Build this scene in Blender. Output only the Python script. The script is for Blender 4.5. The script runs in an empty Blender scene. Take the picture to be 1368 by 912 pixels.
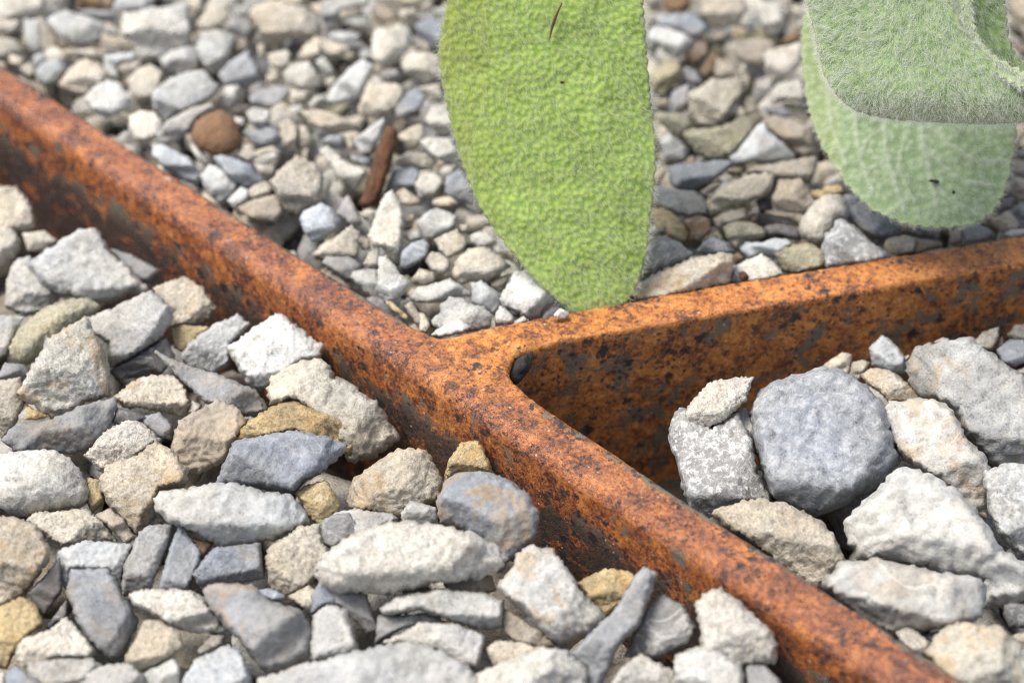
"""Close view of crushed limestone gravel, a rusty welded steel edging and woolly leaves."""
SKY, SUNE, SUNA, EXPO, FSTOP = 0.12, 2.1, 26.0, 0.87, 9.8
DATA = """
@0,0,6
a1 W : 0,-40 360,-40 345,140 200,180 100,150 -40,170
a2 C : -40,150 170,170 130,250 40,270 -40,260
a3 L : 190,160 320,170 330,400 260,440 200,330
a4 T : 260,160 350,150 460,300 470,440 380,470 320,400
a5 L +3 : 380,150 540,90 700,140 830,190 790,320 640,360 500,320 420,230
a6 G : 600,80 900,90 960,130 830,170 700,140
a7 L : 830,210 950,240 950,300 840,270
a8 N : 640,-30 900,-30 900,80 700,70 600,80
a9 A : 950,-30 1250,-30 1200,60 980,100 910,80
a10 W +4 : 1010,120 1200,80 1500,40 1520,200 1500,370 1380,400 1290,470 1130,500 1080,420 1060,300 980,290
a11 C : 500,400 720,390 870,410 830,480 760,480 660,450 540,470
a12 L : 840,450 1060,420 1110,470 940,520 960,640 870,600 840,540
a13 T : 940,510 1130,490 1110,560 1010,610 950,560
a14 W : 470,680 560,560 680,470 800,520 870,590 880,650 780,700 700,770 560,740
a15 W +2 : 670,790 760,700 870,640 960,680 1040,800 1020,870 900,930 780,910
a16 C : 1020,660 1090,570 1200,520 1300,580 1280,680 1200,800 1130,840 1060,760
a19 L : 280,580 350,500 470,470 530,540 470,640 400,690 310,650
a20 C : 150,550 240,500 290,560 240,640
a21 C : -40,300 130,330 190,430 120,540 -40,460
a22 G : 270,450 330,420 380,480 300,540 260,600
a23 C : 80,430 200,470 150,550 70,500
@200,0,6
b17 L : 80,470 180,400 340,370 390,440 380,560 250,600 120,560
b18 L +2 : 30,740 150,650 260,600 420,570 540,700 500,780 350,860 230,912 150,960 40,870
b1 G +2 : 600,190 680,140 790,150 860,230 840,300 770,320 680,280 620,220
b2 C +4 hv : 850,60 1000,10 1220,60 1350,150 1340,270 1250,300 1100,310 1000,390 930,350 890,250 800,130
b3 W : 370,400 430,260 560,250 670,290 650,420 600,560 490,580 440,520
b4 T : 660,300 780,310 800,400 700,450 640,460
b5 B +2 : 560,600 640,500 780,410 850,520 880,630 780,710 690,690 600,680
b6 W : 560,780 620,700 720,680 700,800 640,860 570,840
b7 G +1 : 800,780 900,720 1050,690 1140,740 1060,830 960,880 830,850
b8 C : 950,440 1090,400 1130,430 1110,540 1020,560 960,520
b9 C : 930,600 1030,600 1040,650 950,670
b10 W +2 : 1070,600 1130,520 1280,500 1360,640 1340,700 1200,710 1100,680
b11 C : 1130,730 1270,730 1240,830 1140,850
b13 C : 300,-30 430,-30 420,60 330,150
b14 C : 380,180 480,60 600,20 640,120 590,200 480,240 400,240
b15 L : 640,60 780,30 830,120 680,140
b16 C : 1180,470 1230,370 1330,290 1368,320 1368,420 1290,480
b18b C : 860,350 930,360 920,480 870,440
b19 C : 1280,40 1380,20 1480,60 1400,130 1330,120
b20 C : 1060,-20 1220,-20 1200,50 1080,30
@400,0,6
c1 L +2 : 170,20 330,-30 560,-30 540,50 340,90 310,230 220,240 180,130
c3 L : 330,150 400,120 560,120 560,230 440,220 340,200
c4 T +1 : 580,80 640,30 720,60 790,150 690,190 600,160
c5 C : 720,-30 980,-30 960,60 800,50
c6 C : 800,80 920,70 960,110 880,160 820,190
c7 W +4 : 590,340 620,230 720,240 800,200 890,250 860,400 780,490 670,540 580,450
c8 B +1 : 920,200 1060,150 1160,190 1160,320 1090,400 1020,340 960,290
c9 L +1 : 240,260 400,250 490,280 470,320 350,340 260,310
c10 C : 150,300 240,320 380,370 440,440 390,480 230,440 160,400
c11 C : 900,330 970,330 1010,400 950,420 900,370
c12 C +2 : 820,520 900,430 1020,440 1110,450 1110,620 1020,660 930,630 850,590
c13 G : 640,600 700,560 790,560 820,620 760,650 680,660
c14 A +2 : 200,810 300,660 400,550 500,480 590,540 540,660 480,780 350,820 260,830
c15 L : 480,420 560,370 580,460 500,480
c16 L : 130,490 200,460 260,530 280,590 200,610 160,550
c17 C : 200,640 280,610 300,650 230,720
c18 C +2 : 480,870 560,660 660,680 790,680 830,750 760,870 640,930 500,930
c19 B +1 : 770,860 850,760 950,700 1010,780 980,870 880,940 780,940
c20 L : 950,700 1120,670 1160,800 1040,820
c22 L : 60,840 130,770 220,770 200,830 100,880
c25 L : 1060,70 1180,60 1190,120 1100,120
c26 T : 960,60 1060,-20 1080,80 980,110
@180,140,6
d0 W +1 : -35,90 40,60 150,60 220,130 200,240 130,280 60,300 0,270 -40,180
d1 L +3 : 190,230 270,130 450,30 600,0 640,30 500,110 420,230 340,290 240,320 200,280
d2 N +5 r : 455,230 500,120 600,70 700,50 770,90 830,190 850,290 790,380 640,410 530,350 470,290
d3 W : 790,90 880,110 880,170 840,180 800,140
d4 W +2 : 890,60 960,20 1090,50 1080,150 980,190 920,140
d5 B : 860,210 980,190 1090,150 1170,240 1160,310 1060,340 960,320
d6 W : 440,300 510,330 560,400 620,450 560,490 500,440 460,370
d7 A +1 : 150,330 220,320 330,370 440,430 520,540 500,620 400,600 250,520 150,420
d8 C : 820,400 860,310 950,330 960,370 1100,330 1170,380 1060,420 900,450
d9 L : 940,450 1000,400 1110,380 1170,420 1080,460 1010,500
d10 T : 960,470 1120,490 1110,560 1000,570
d11 B +2 : 640,430 700,400 800,430 920,480 1020,590 1010,630 900,660 800,630 730,560
d12 L +1 : 530,570 600,490 670,500 760,590 810,650 760,740 680,790 580,700
d13 C : 900,700 960,640 1040,610 1100,660 1080,720 930,760
d14 W : 740,770 850,660 920,690 900,760 810,840
d15 T : 820,830 930,770 1120,720 1170,800 1180,870 1120,930 960,930
d16 C +4 hv : 1090,620 1180,510 1290,420 1368,440 1440,480 1500,560 1500,640 1480,720 1460,790 1300,860 1210,840 1180,760
d17 C : 1150,160 1230,110 1310,180 1300,300 1260,370 1190,320
d18 L : 1140,100 1230,20 1330,0 1340,60 1250,110
@400,140,6
e1 C +3 hv : 0,50 130,40 280,70 420,140 500,170 420,210 280,220 170,190 90,150
e2 T : 0,160 70,180 120,300 60,340 -10,340
e3 B : 150,300 230,250 350,240 350,370 250,330
e4 C : 370,270 420,250 450,340 400,380
e5 A +2 : 440,280 560,180 690,90 650,250 570,380 500,390 460,330
e6 B : 380,400 570,430 560,510 440,460
e7 W +2 : 160,370 240,340 350,440 420,480 540,520 480,640 420,670 320,590 240,470
e8 N +5 k : 480,780 560,560 600,400 680,220 730,180 780,230 780,330 740,430 680,640 640,760 540,820
e9 C : 790,250 860,200 980,150 1010,230 960,330 880,360
e10 W +2 : 960,290 1060,270 1210,270 1290,430 1200,470 1090,430 1030,370
e11 C +1 : 760,440 880,380 1010,390 1080,460 1060,520 900,520 780,490
e12 B +1 : 680,700 760,520 900,500 960,540 930,660 830,680 720,720
e13 L : 930,640 970,560 1090,550 1160,620 1080,720 960,750
e14 T : 780,700 840,670 960,750 980,800 880,810 810,790
e15 L : 1120,530 1170,490 1250,490 1230,560 1150,610
e16 B : 1150,700 1180,580 1290,520 1350,600 1390,700 1400,800 1260,770
e17 C : 1060,760 1200,730 1280,790 1180,820 1080,810
e19 W +1 : 1010,120 1060,20 1150,10 1230,90 1220,200 1070,190
@400,280,6
f18 W +3 : 550,200 600,90 620,20 680,-110 740,-140 800,-50 830,40 810,300 800,390 760,410 720,350 680,300 600,290
f1 A +3 hv : 10,80 40,10 180,-50 260,0 320,90 290,170 190,230 100,250 50,180
f2 C +1 : 110,350 200,260 330,190 410,120 470,190 460,370 400,380 220,400 130,390
f3 G : 190,430 220,380 400,380 500,450 400,570 330,540
f4 L : 410,550 430,500 520,480 620,490 640,560 640,730 520,660
f5 W +3 : 620,620 640,470 640,390 700,380 780,470 810,520 890,580 800,700 700,740 650,690
f6 C : 515,430 560,340 640,320 640,440 570,480
f7 C : 470,260 560,240 570,320 500,330
f8 C : 480,30 540,-10 620,10 590,90 520,80
f9 G +1 : 300,30 380,-120 420,-80 500,100 440,150
f10 T : 840,80 900,30 930,60 920,100 850,130
f11 L +2 : 940,110 1010,30 1100,-10 1260,50 1240,130 1180,200 1080,240 1000,220
f12 L : 830,220 900,160 960,170 1010,230 900,260
f13 B +2 : 810,450 820,340 900,270 990,240 1040,290 1010,380 920,440 860,470
f14 C +2 : 1090,240 1170,200 1260,160 1340,260 1300,340 1190,390 1130,330
f15 C : 1000,410 1060,340 1130,350 1210,410 1200,490 1130,530 1060,480
f16 C +1 : 900,550 970,470 1060,500 1090,560 1000,600 920,590
f17 L +1 : 870,690 960,620 1100,590 1200,550 1290,610 1370,670 1340,700 1280,690 1130,740 950,740
f19 Y : 680,740 740,735 880,860 850,890 760,830
f20 T : 840,770 900,740 960,820 1040,870 1030,950 940,920
@560,300,6
g1 C +3 hv : 270,390 300,290 400,200 500,180 580,210 640,250 720,330 640,390 560,430 470,440 340,470
g2 L : 410,90 490,60 560,80 660,160 710,240 620,230 560,180 480,180 430,150
g3 L +2 : 100,780 180,700 170,650 250,590 330,590 420,640 500,660 580,720 560,820 480,840 400,850 200,860
g4 W +3 : 90,880 200,800 290,760 350,770 430,830 330,870 180,905
g5 L : 420,480 500,450 580,510 650,560 650,640 600,720 480,650 430,620
g6 W +3 : 660,590 700,510 780,380 860,380 960,480 1040,530 1090,620 1010,660 960,720 890,760 800,700 690,650
g7 D : 690,660 780,670 850,720 760,740
g8 L : 610,810 610,720 650,650 700,680 760,740 750,800
g9 W : 760,780 830,730 880,765 800,815
g10 D : 980,760 1020,690 1090,640 1170,670 1180,740 1100,780 1000,780
g11 T : 560,470 640,420 740,390 700,480 650,540 590,500
g12 C : 0,720 40,700 90,800 60,870 0,850
g16 C : 310,0 400,0 400,50 340,60 330,30
@860,0,6
h1 C +3 : 430,-30 780,-30 830,70 760,180 640,220 540,210 480,100
h2 B +2 : 100,190 240,110 380,100 440,150 520,220 490,270 390,300 290,250 180,220
h3 W +2 : 40,290 90,220 200,230 310,270 390,330 340,390 270,460 180,430 120,360 60,420
h4 N : 160,-20 360,-20 360,70 250,100 170,60
h5 D : 0,20 120,-20 140,50 60,70
h6 C : 10,130 80,120 100,180 30,240
h7 W +2 : 870,30 960,10 1090,40 1110,130 1090,260 1000,270 950,200 920,110
h8 T : 1100,-20 1180,-20 1180,90 1120,130
h9 C : 1180,60 1250,40 1300,110 1290,180 1200,140
h10 T +1 : 760,330 900,310 1010,330 1050,380 980,430 970,560 860,520 740,470
h11 W +3 : 970,450 1010,400 1150,370 1250,350 1260,480 1180,590 1060,650 1020,670 980,560
h12 W +1 : 1010,760 1080,670 1250,640 1290,740 1270,810 1160,800 1040,840
h13 N : 1110,320 1250,200 1260,330 1120,360
h14 N : 450,570 500,480 580,410 600,480 560,600 500,660
h15 C : 570,570 590,460 660,500 770,580 790,650 680,640 590,620
h16 T : 540,270 680,260 640,330 560,330
h17 Y : 700,280 740,210 830,240 820,310 740,330
h18 N : 350,420 420,340 520,330 510,440 420,520 340,490
h19 G : 330,540 420,570 480,680 340,650 300,600
h20 O : 60,600 200,470 290,510 310,620 200,720 160,770 70,740
h21 G : 180,890 230,740 360,670 370,800 340,890 250,910
h22 T : 90,800 200,790 180,870 110,860
@860,140,6
h23 C +3 : 370,-100 480,-150 560,-200 790,-200 790,-100 720,0 640,130 540,170 430,160 370,60
i1 O : 80,80 130,60 360,80 390,170 290,260 220,210 150,160
i2 O +2 : 330,230 400,190 540,190 640,170 760,110 880,90 920,150 800,290 700,410 540,430 440,390 370,290
i3 A +5 : 700,410 760,370 850,250 920,160 970,150 1010,230 1100,300 1200,400 1160,440 980,450 880,450 740,480
i4 T +1 : 980,120 1060,90 1200,120 1340,180 1368,380 1280,410 1190,370 1100,280 1010,210
i5 G : 960,20 1100,0 1180,60 1160,110 1010,90
i6 T : 780,0 830,-60 900,20 950,110 900,130 820,80
i7 G : 130,280 200,230 300,290 370,370 330,450 160,460
i8 B +2 : 210,500 330,470 430,470 560,450 690,450 700,490 620,560 500,640 380,690 280,670 220,630
i9 T : 450,690 520,640 600,590 640,620 560,700 480,730
i10 G +1 : 60,680 130,650 250,680 400,700 460,730 510,830 500,880 340,900 240,870 100,810
i11 C +4 hv : 520,820 600,690 680,630 830,570 960,550 1030,570 1020,670 940,740 760,800 640,840 550,870
i12 T +1 : 800,550 900,490 1040,470 1200,440 1368,420 1368,500 1320,640 1250,610 1100,600 1000,560
i13 C +3 : 1020,740 1090,610 1260,600 1330,700 1368,790 1300,860 1180,860 1060,820
i14 D : 900,770 980,720 1030,800 1030,840 930,850
i16 Y : 1340,690 1420,680 1450,740 1400,770 1350,730
i17 O : 650,530 800,470 830,520 720,580
@840,260,6
j1 Y +1 : 200,130 280,110 360,160 460,250 490,320 430,390 330,340 240,320 210,230
j2 N : 430,210 560,170 650,200 650,300 560,380 480,370 490,290
j3 T : 680,190 780,130 940,80 940,200 860,220 760,250 750,290 700,250
j4 O +2 : 760,260 860,220 1000,230 1090,290 1080,350 980,370 900,400 860,440 820,390 780,310
j5 A +2 : 900,440 950,380 1070,380 1160,350 1250,360 1330,380 1260,430 1160,500 1080,480 980,510
j6 B : 540,460 600,380 670,340 760,370 850,460 770,480 640,480
j7 G +2 : -20,740 0,650 80,560 140,450 230,350 300,340 400,390 450,440 520,470 440,540 300,600 150,680 60,730
j8 C +3 st : 10,770 120,690 300,600 480,520 720,465 800,490 815,560 780,720 560,770 300,820 100,850
j9 W +2 : 800,710 850,570 960,520 1060,480 1130,520 1240,640 1060,690 920,710
j10 N : 810,500 880,460 940,510 850,560
j12 D : 1080,260 1180,235 1368,260 1368,370 1240,340 1120,320
j13 T +1 : 1040,140 1120,125 1368,150 1440,190 1368,230 1200,190
j14 N : 950,190 1000,150 1050,190 1000,240
j15 O : 670,310 720,290 770,370 720,370
j16 G : 130,310 200,290 290,250 290,290 220,330 140,350
j17 L : 150,130 200,150 200,240 140,280 120,200
@1060,230,6
k1 W +4 r : 50,430 90,340 160,250 240,190 350,185 420,230 440,330 420,380 340,390 320,460 240,580 120,550 60,490
k2 G +4 sp : 240,600 270,500 330,460 350,390 420,390 520,470 640,570 770,670 600,720 400,740 270,760
k3 B +1 : 410,200 460,180 520,200 600,270 740,340 860,430 810,500 640,520 520,440 440,370
k4 C +1 : 730,590 760,530 890,510 980,530 960,640 860,660 780,650
k5 T : 960,640 980,530 1180,560 1190,600 1000,650
k6 Y : 180,200 260,110 360,100 410,150 330,190 220,220
k8 D : 900,470 980,440 1150,470 1180,540 1000,520
k9 O st : -160,640 -60,590 120,575 230,620 265,720 220,760 130,790 20,810 -80,790
k10 C +2 : -10,805 60,740 130,680 140,785
@1140,200,6
l1 T : 760,740 800,660 880,640 870,740 800,770
l2 G : 880,640 990,600 1110,650 1060,730 900,750
l3 C +1 : 1090,560 1180,530 1230,480 1320,590 1300,650 1180,660
l4 G : 1270,500 1340,420 1400,420 1400,560 1330,550
l5 D : 1120,490 1200,400 1300,380 1270,470 1180,510
l6 T : 1250,70 1400,100 1400,230 1270,200
l7 A : 1190,670 1270,640 1400,630 1400,700 1260,710
l8 D : 1260,0 1400,0 1400,80 1290,60
l9 T : 1300,250 1400,230 1400,400 1330,410
@912,0,3
m1 C : 1290,-20 1400,-20 1400,190 1330,90
m2 N : 1310,160 1400,190 1400,260 1350,220
@0,0,1
p1 C : -12,250 22,250 42,275 48,305 20,312 -12,305
p2 C : -12,300 15,305 30,325 20,345 -12,345
p3 C : 30,312 60,308 78,322 60,335 38,335
@0,304,3
t1 L +3 : 110,140 210,80 300,20 360,0 390,10 430,90 520,160 600,260 520,260 400,310 250,270 170,220
t2 G : 430,80 530,110 640,170 600,220 560,210
t3 L : 20,310 30,200 70,130 120,120 180,220 250,270 180,340 90,350
t4 O +2 r : 30,490 60,420 160,330 250,290 340,280 410,320 350,360 280,420 180,500 120,550 60,540
t5 W +7 st : 70,660 130,560 190,450 340,355 370,420 420,500 430,560 440,670 340,690 290,740 210,755 150,710
t6 L +4 : 360,360 460,320 600,250 690,330 690,370 640,440 560,500 440,560 430,460 370,420
t7 C +1 st : 620,240 680,215 740,200 810,240 870,330 820,380 760,395 690,390 700,330 630,290
t8 Y : 680,410 740,390 860,400 800,430 740,500 700,480
t9 D : 440,570 540,510 660,440 700,520 640,590 520,600 480,620
t10 L : 730,510 760,460 860,390 950,350 1000,390 930,460 920,540 860,580 760,560
t11 W +3 : 920,480 1000,420 1100,350 1130,355 1290,470 1280,530 1200,540 1100,620 1060,655 1000,620 950,550
t12 C +1 : 1080,650 1100,600 1170,550 1290,525 1330,560 1340,600 1430,650 1500,690 1590,840 1500,910 1400,930 1300,780 1180,700 1090,720
t13 G +4 : 625,495 650,500 720,540 880,590 1020,650 1070,720 1060,745 970,750 820,700 740,620 660,540
t14 C st hv : 460,680 530,620 600,595 690,590 740,630 760,700 740,760 670,740 560,720 500,720
t15 D : 470,720 550,740 600,760 500,800 450,780
t16 W : 750,740 770,690 810,710 790,740
t17 G : 555,760 640,740 690,790 690,850 640,840 580,790
t18 G +2 : 15,850 60,790 200,770 330,710 450,680 465,710 430,810 370,870 300,900 200,912 60,890
t19 W +1 : 340,910 420,820 510,770 570,790 640,850 600,880 530,930 470,990 400,970
t20 T +1 : 695,850 720,770 870,690 940,720 990,770 930,880 900,930 800,980 720,960 690,900
t21 Y +2 c : 950,850 1000,770 1120,710 1180,700 1300,740 1400,790 1440,850 1420,900 1300,900 1180,820 1020,850
t22 B +5 : 870,1030 920,900 950,850 1180,815 1300,840 1390,870 1350,920 1280,980 1220,1010 1170,1065 1000,1030
t23 C : -30,780 -30,620 80,605 100,700 60,790 10,850
t24 L : -30,540 -30,350 100,360 60,420 30,500
t25 G : -20,610 20,540 100,550 120,590 70,600
t26 Y : 100,770 110,710 200,755 150,770
@0,608,3
u1 W +3 r : -30,0 120,-25 260,-10 310,50 355,130 340,210 220,215 100,250 -30,200
u2 Y : 350,90 400,100 420,190 370,230 345,180
u3 C +2 st : 400,100 440,40 540,10 620,-60 690,-20 740,60 745,120 640,140 630,190 690,270 620,290 560,320 500,270 430,180
u4 T : 380,240 440,210 500,260 540,330 500,355 460,310
u5 C : 110,260 150,230 340,215 420,270 470,350 340,345 250,370 200,330
u6 C +3 st : -30,245 60,250 150,290 195,370 195,420 130,510 60,590 -30,615
u7 D : 110,550 180,480 240,410 250,540 180,640
u8 D : 180,690 270,570 270,650 200,690
u9 Y c : -30,620 90,570 140,600 175,670 120,720 60,790 30,850 -30,840
u10 W +2 : 60,790 100,730 200,700 260,650 330,720 380,780 350,810 230,810 170,830 100,850
u11 L : 215,450 240,380 340,345 470,350 530,360 490,460 480,530 430,460 290,460 270,540
u12 G +3 : 270,540 290,460 440,460 490,560 555,660 500,780 440,825 350,740 300,640
u13 G : 490,540 495,440 560,310 590,285 690,280 680,340 640,440 600,540 540,545 500,560
u14 B +2 : 630,540 680,370 720,275 760,330 800,380 800,430 750,540
u15 L +7 hv : 625,170 650,150 850,120 950,115 1050,150 1150,160 1210,220 1225,270 1100,330 1000,355 900,365 780,310 680,270 640,230
u16 B hv : 770,470 860,370 1040,350 1055,490 950,515 810,535
u17 N : 770,330 860,350 800,430 770,410
u18 Y +1 : 1180,150 1230,120 1310,100 1365,200 1330,260 1280,280 1230,240 1210,190
u19 C +1 : 1065,430 1080,370 1200,290 1280,280 1290,350 1320,400 1270,480 1240,520 1150,560 1090,530
u20 C : 1150,565 1240,520 1280,560 1250,640 1200,600
u21 B : 1030,540 1080,530 1145,560 1130,590 1060,570
u22 W +4 sp hv : 520,560 560,540 760,540 810,570 870,640 900,700 820,710 680,690 620,640 550,610
u23 C +1 : 500,820 540,740 580,660 650,670 720,710 735,770 640,830 560,865
u24 G +2 st : 810,540 880,515 1010,520 1090,590 1200,620 1250,720 1240,800 1150,850 1060,870 960,740 900,680 850,620
u25 L +1 : 720,930 780,820 910,760 960,780 1000,880 1010,960 720,960
u26 L : 570,870 690,805 720,850 720,950 600,950
u27 C : 790,780 850,720 900,720 890,760 800,800
u28 L : 110,830 210,815 370,815 420,850 330,912 280,950 130,950
u29 L +1 : 310,880 430,840 520,830 570,880 600,960 300,960
u30 B : 20,880 60,840 110,870 130,950 20,950
u32 C : -20,880 20,860 20,960 -20,960
u33 L : 1245,750 1260,640 1310,600 1390,620 1440,780 1390,800 1250,820
u34 L +3 : 1050,890 1250,830 1400,790 1560,760 1680,750 1750,780 1850,830 1920,912 1900,970 1050,970
u35 B : 1280,270 1330,240 1400,225 1450,290 1420,330 1340,380 1290,350
u36 B : 1245,560 1290,500 1380,540 1470,560 1440,640 1310,600 1250,640
@456,608,3
v1 C +3 sh : 20,180 60,90 150,20 230,-20 340,-20 400,100 390,170 330,200 240,250 140,225 50,215
v2 Y c : 410,110 430,20 480,-50 550,-60 590,20 615,95 540,75 470,70
v3 B +5 so : 390,180 420,110 480,70 560,65 680,110 740,150 790,230 780,320 700,390 640,460 600,470 620,400 560,340 480,290 400,270
v4 L +2 : 240,230 280,180 380,210 390,270 330,275 250,275
v5 L : -30,230 60,215 200,230 230,260 80,320 0,350 -20,300
v6 W +10 hv : -90,470 -60,400 60,310 200,260 380,275 500,310 620,370 650,410 620,460 540,490 360,510 200,545 0,540 -70,500
v7 L +4 hv : 160,610 230,560 400,530 560,550 640,580 640,690 540,690 430,660 320,620 230,640 180,640
v8 G : 150,640 230,640 330,630 430,670 260,690 180,730 140,760
v9 G : -40,540 100,550 130,650 160,700 100,710 0,610 -20,600
v11 L +2 : 160,750 260,710 320,670 460,680 540,710 570,730 540,850 460,830 380,780 280,760
v12 L +4 sb : 625,520 700,450 700,400 750,365 850,380 900,450 960,540 1050,640 1000,700 880,740 830,730 740,620 650,560
v13 T +1 : 640,600 700,640 800,700 860,760 790,770 700,750 650,700
v14 C : 585,770 620,745 720,745 790,775 700,820 610,840
v15 Y c : 950,510 1060,455 1150,465 1180,500 1130,580 1060,650 1000,590
v16 G +5 : 920,790 1010,700 1110,600 1160,510 1215,450 1260,480 1230,580 1190,680 1100,780 1040,930 960,940 980,850
v17 G : 1140,800 1180,700 1230,610 1290,560 1368,600 1420,690 1390,760 1270,810
v18 W +3 : 550,880 640,830 800,765 900,780 970,850 980,920 960,970 560,970
v19 W : 1075,930 1120,850 1200,795 1260,830 1330,860 1350,950 1080,950
v20 Y : 1100,930 1150,885 1180,940
v22 T : 400,500 560,480 600,475 620,540 560,560 430,540
@912,608,3
w1 W +5 : 55,590 90,560 150,535 190,560 240,600 330,680 375,750 360,830 250,835 220,880 140,870 80,770 70,680
w2 W +2 : -30,800 60,770 130,770 240,850 240,960 -30,960
w3 G : 255,840 330,840 390,900 420,960 260,960
w8 C +2 : 110,235 230,190 310,180 430,200 530,250 600,320 655,420 610,450 560,540 480,520 400,450 300,370 200,310
w9 L +3 sw : 655,270 720,200 790,150 860,60 900,45 1000,90 1100,150 1160,210 1230,290 1270,370 1368,420 1400,560 1280,600 1190,590 1190,490 1050,465 950,440 860,415 720,415 690,370 660,320
w10 L +4 hv : 565,520 640,430 780,415 870,430 1000,460 1180,490 1200,520 1190,640 1060,690 960,690 830,730 700,650
w13 L +1 sp : 1210,70 1290,40 1400,40 1400,410 1340,390 1260,310 1230,220 1210,120
w24 C : 855,710 900,680 950,710 990,750 970,815 920,790 870,740
w25 C +3 st : 970,790 1050,690 1110,670 1180,685 1280,690 1320,740 1400,790 1400,960 1130,960 1060,910
w26 D : 1290,600 1320,590 1400,600 1400,690 1310,690 1285,640
w27 C : 1320,720 1400,700 1400,800 1350,780
w28 D : 960,720 1050,690 1000,750
@912,304,3
w6 W +8 : 10,780 20,720 60,670 110,620 200,605 280,600 250,690 210,730 170,775 80,808
w7 L +2 : 100,800 190,760 250,720 290,790 285,870 260,900 130,830
w14 L +2 : 750,480 800,430 850,465 890,520 890,580 850,580 760,550
w15 C +1 : 555,560 590,530 640,500 675,510 670,570 650,600 600,580
w16 C : 665,600 680,540 720,530 750,540 740,560 710,610
w17 C +1 st : 715,590 760,565 830,570 900,620 970,690 900,695 830,700 790,660 740,625
w18 W : 880,520 960,480 1040,440 1080,450 1000,470 930,500 900,530
w19 C +1 : 1155,470 1200,420 1265,395 1265,440 1240,490 1200,485
w20 T : 1250,490 1280,430 1290,470 1270,490
w21 B +1 : 1260,490 1310,450 1368,450 1400,520 1330,555 1280,540
w22 C : 1300,430 1330,390 1400,380 1400,450 1330,450
w23 L : 1330,570 1400,550 1400,600 1360,600
@0,0,1
w4 B +4 sg ff : 1005,550 1019,524 1059,501 1099,492 1132,501 1155,517 1172,531 1185,551 1189,581 1202,613 1179,640 1145,658 1112,678 1085,686 1059,675 1035,665 1022,641 1012,610
w5 G sk : 895,575 905,553 915,545 950,570 985,553 1005,590 1010,620 1022,655 1035,672 1010,670 975,672 945,690 925,685 910,640 900,600
w11 L +1 st : 1180,557 1189,539 1212,535 1248,535 1275,550 1288,580 1312,607 1322,628 1315,671 1318,690 1290,680 1270,655 1240,635 1205,612 1190,585
w12 L +3 st : 1212,487 1222,470 1245,460 1275,454 1298,455 1320,470 1345,488 1375,508 1380,620 1330,623 1312,607 1288,580 1275,550 1250,535 1235,532 1220,510
"""
import bpy, math, random
import numpy as np
from mathutils import Vector, geometry

RS = np.random.RandomState(7)
random.seed(7)
scene = bpy.context.scene
COL = scene.collection
MM = 0.001

# ------------------------------------------------------------------ camera model
PITCH = math.radians(38.0)
DIST = 0.62
LENS = 93.0
W, H = 1368.0, 912.0
Fv = np.array([0, math.cos(PITCH), -math.sin(PITCH)])
Rv = np.array([1.0, 0, 0])
Uv = np.array([0, math.sin(PITCH), math.cos(PITCH)])
CAM = -DIST * Fv

def ray(px, py):
    px = np.asarray(px, float); py = np.asarray(py, float)
    k = 36.0 / LENS / W
    d = Fv + np.multiply.outer((px - W / 2) * k, Rv) + np.multiply.outer((H / 2 - py) * k, Uv)
    return d / np.linalg.norm(d, axis=-1, keepdims=True)

def at(px, py, z=0.0):
    d = ray(px, py)
    t = (z - CAM[2]) / d[..., 2]
    return CAM + d * t[..., None] if np.ndim(t) else CAM + d * t

def on_plane(px, py, p0, n):
    d = ray(px, py)
    t = ((p0 - CAM) @ n) / (d @ n)
    return CAM + d * (t[..., None] if np.ndim(t) else t)

def to_px(P):
    v = np.asarray(P) - CAM
    k = LENS * W / 36.0
    z = v @ Fv
    return W / 2 + (v @ Rv) / z * k, H / 2 - (v @ Uv) / z * k

# ------------------------------------------------------------------ noise
_perm = RS.permutation(4096)
_g = RS.normal(size=(4096, 3)); _g /= np.linalg.norm(_g, axis=1, keepdims=True)
def _hash(i):
    return _perm[(_perm[(_perm[i[..., 0] & 4095] + i[..., 1]) & 4095] + i[..., 2]) & 4095]
def perlin(P):
    P = np.asarray(P, float)
    i = np.floor(P).astype(int); f = P - i
    u = f * f * f * (f * (f * 6 - 15) + 10)
    out = 0
    for dx in (0, 1):
        for dy in (0, 1):
            for dz in (0, 1):
                o = np.array([dx, dy, dz])
                g = _g[_hash(i + o)]
                w = np.prod(np.where(o == 1, u, 1 - u), axis=-1)
                out = out + w * np.sum(g * (f - o), axis=-1)
    return out * 1.5
def fbm(P, octaves=4, gain=.5):
    a, s, out = 1.0, 1.0, 0
    for k in range(octaves):
        out = out + a * perlin(P * s + 17.3 * k); a *= gain; s *= 2.03
    return out
def worley(P2):
    """distance to the nearest jittered cell centre, 2-D"""
    i = np.floor(P2).astype(int); best = np.full(len(P2), 9.0)
    for dx in (-1, 0, 1):
        for dy in (-1, 0, 1):
            c = i + np.array([dx, dy])
            h = _hash(np.stack([c[:, 0], c[:, 1], np.zeros(len(c), int)], -1))
            q = c + .5 + _g[h][:, :2] * .42
            best = np.minimum(best, np.linalg.norm(P2 - q, axis=1))
    return best

# ------------------------------------------------------------------ object helpers
def set_props(o, label=None, cat=None, group=None, kind=None):
    if label: o['label'] = label
    if cat: o['category'] = cat
    if group: o['group'] = group
    if kind: o['kind'] = kind
    return o

def mesh_obj(name, V, Fs, mat, parent=None, origin=None, smooth=True):
    V = np.asarray(V, float)
    if origin is not None: V = V - origin
    me = bpy.data.meshes.new(name)
    me.from_pydata(V.tolist(), [], [list(map(int, f)) for f in Fs])
    me.update()
    if smooth: me.polygons.foreach_set('use_smooth', [True] * len(me.polygons))
    o = bpy.data.objects.new(name, me)
    COL.objects.link(o)
    if mat: me.materials.append(mat)
    if parent is not None: o.parent = parent
    if origin is not None: o.location = origin
    return o

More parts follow.
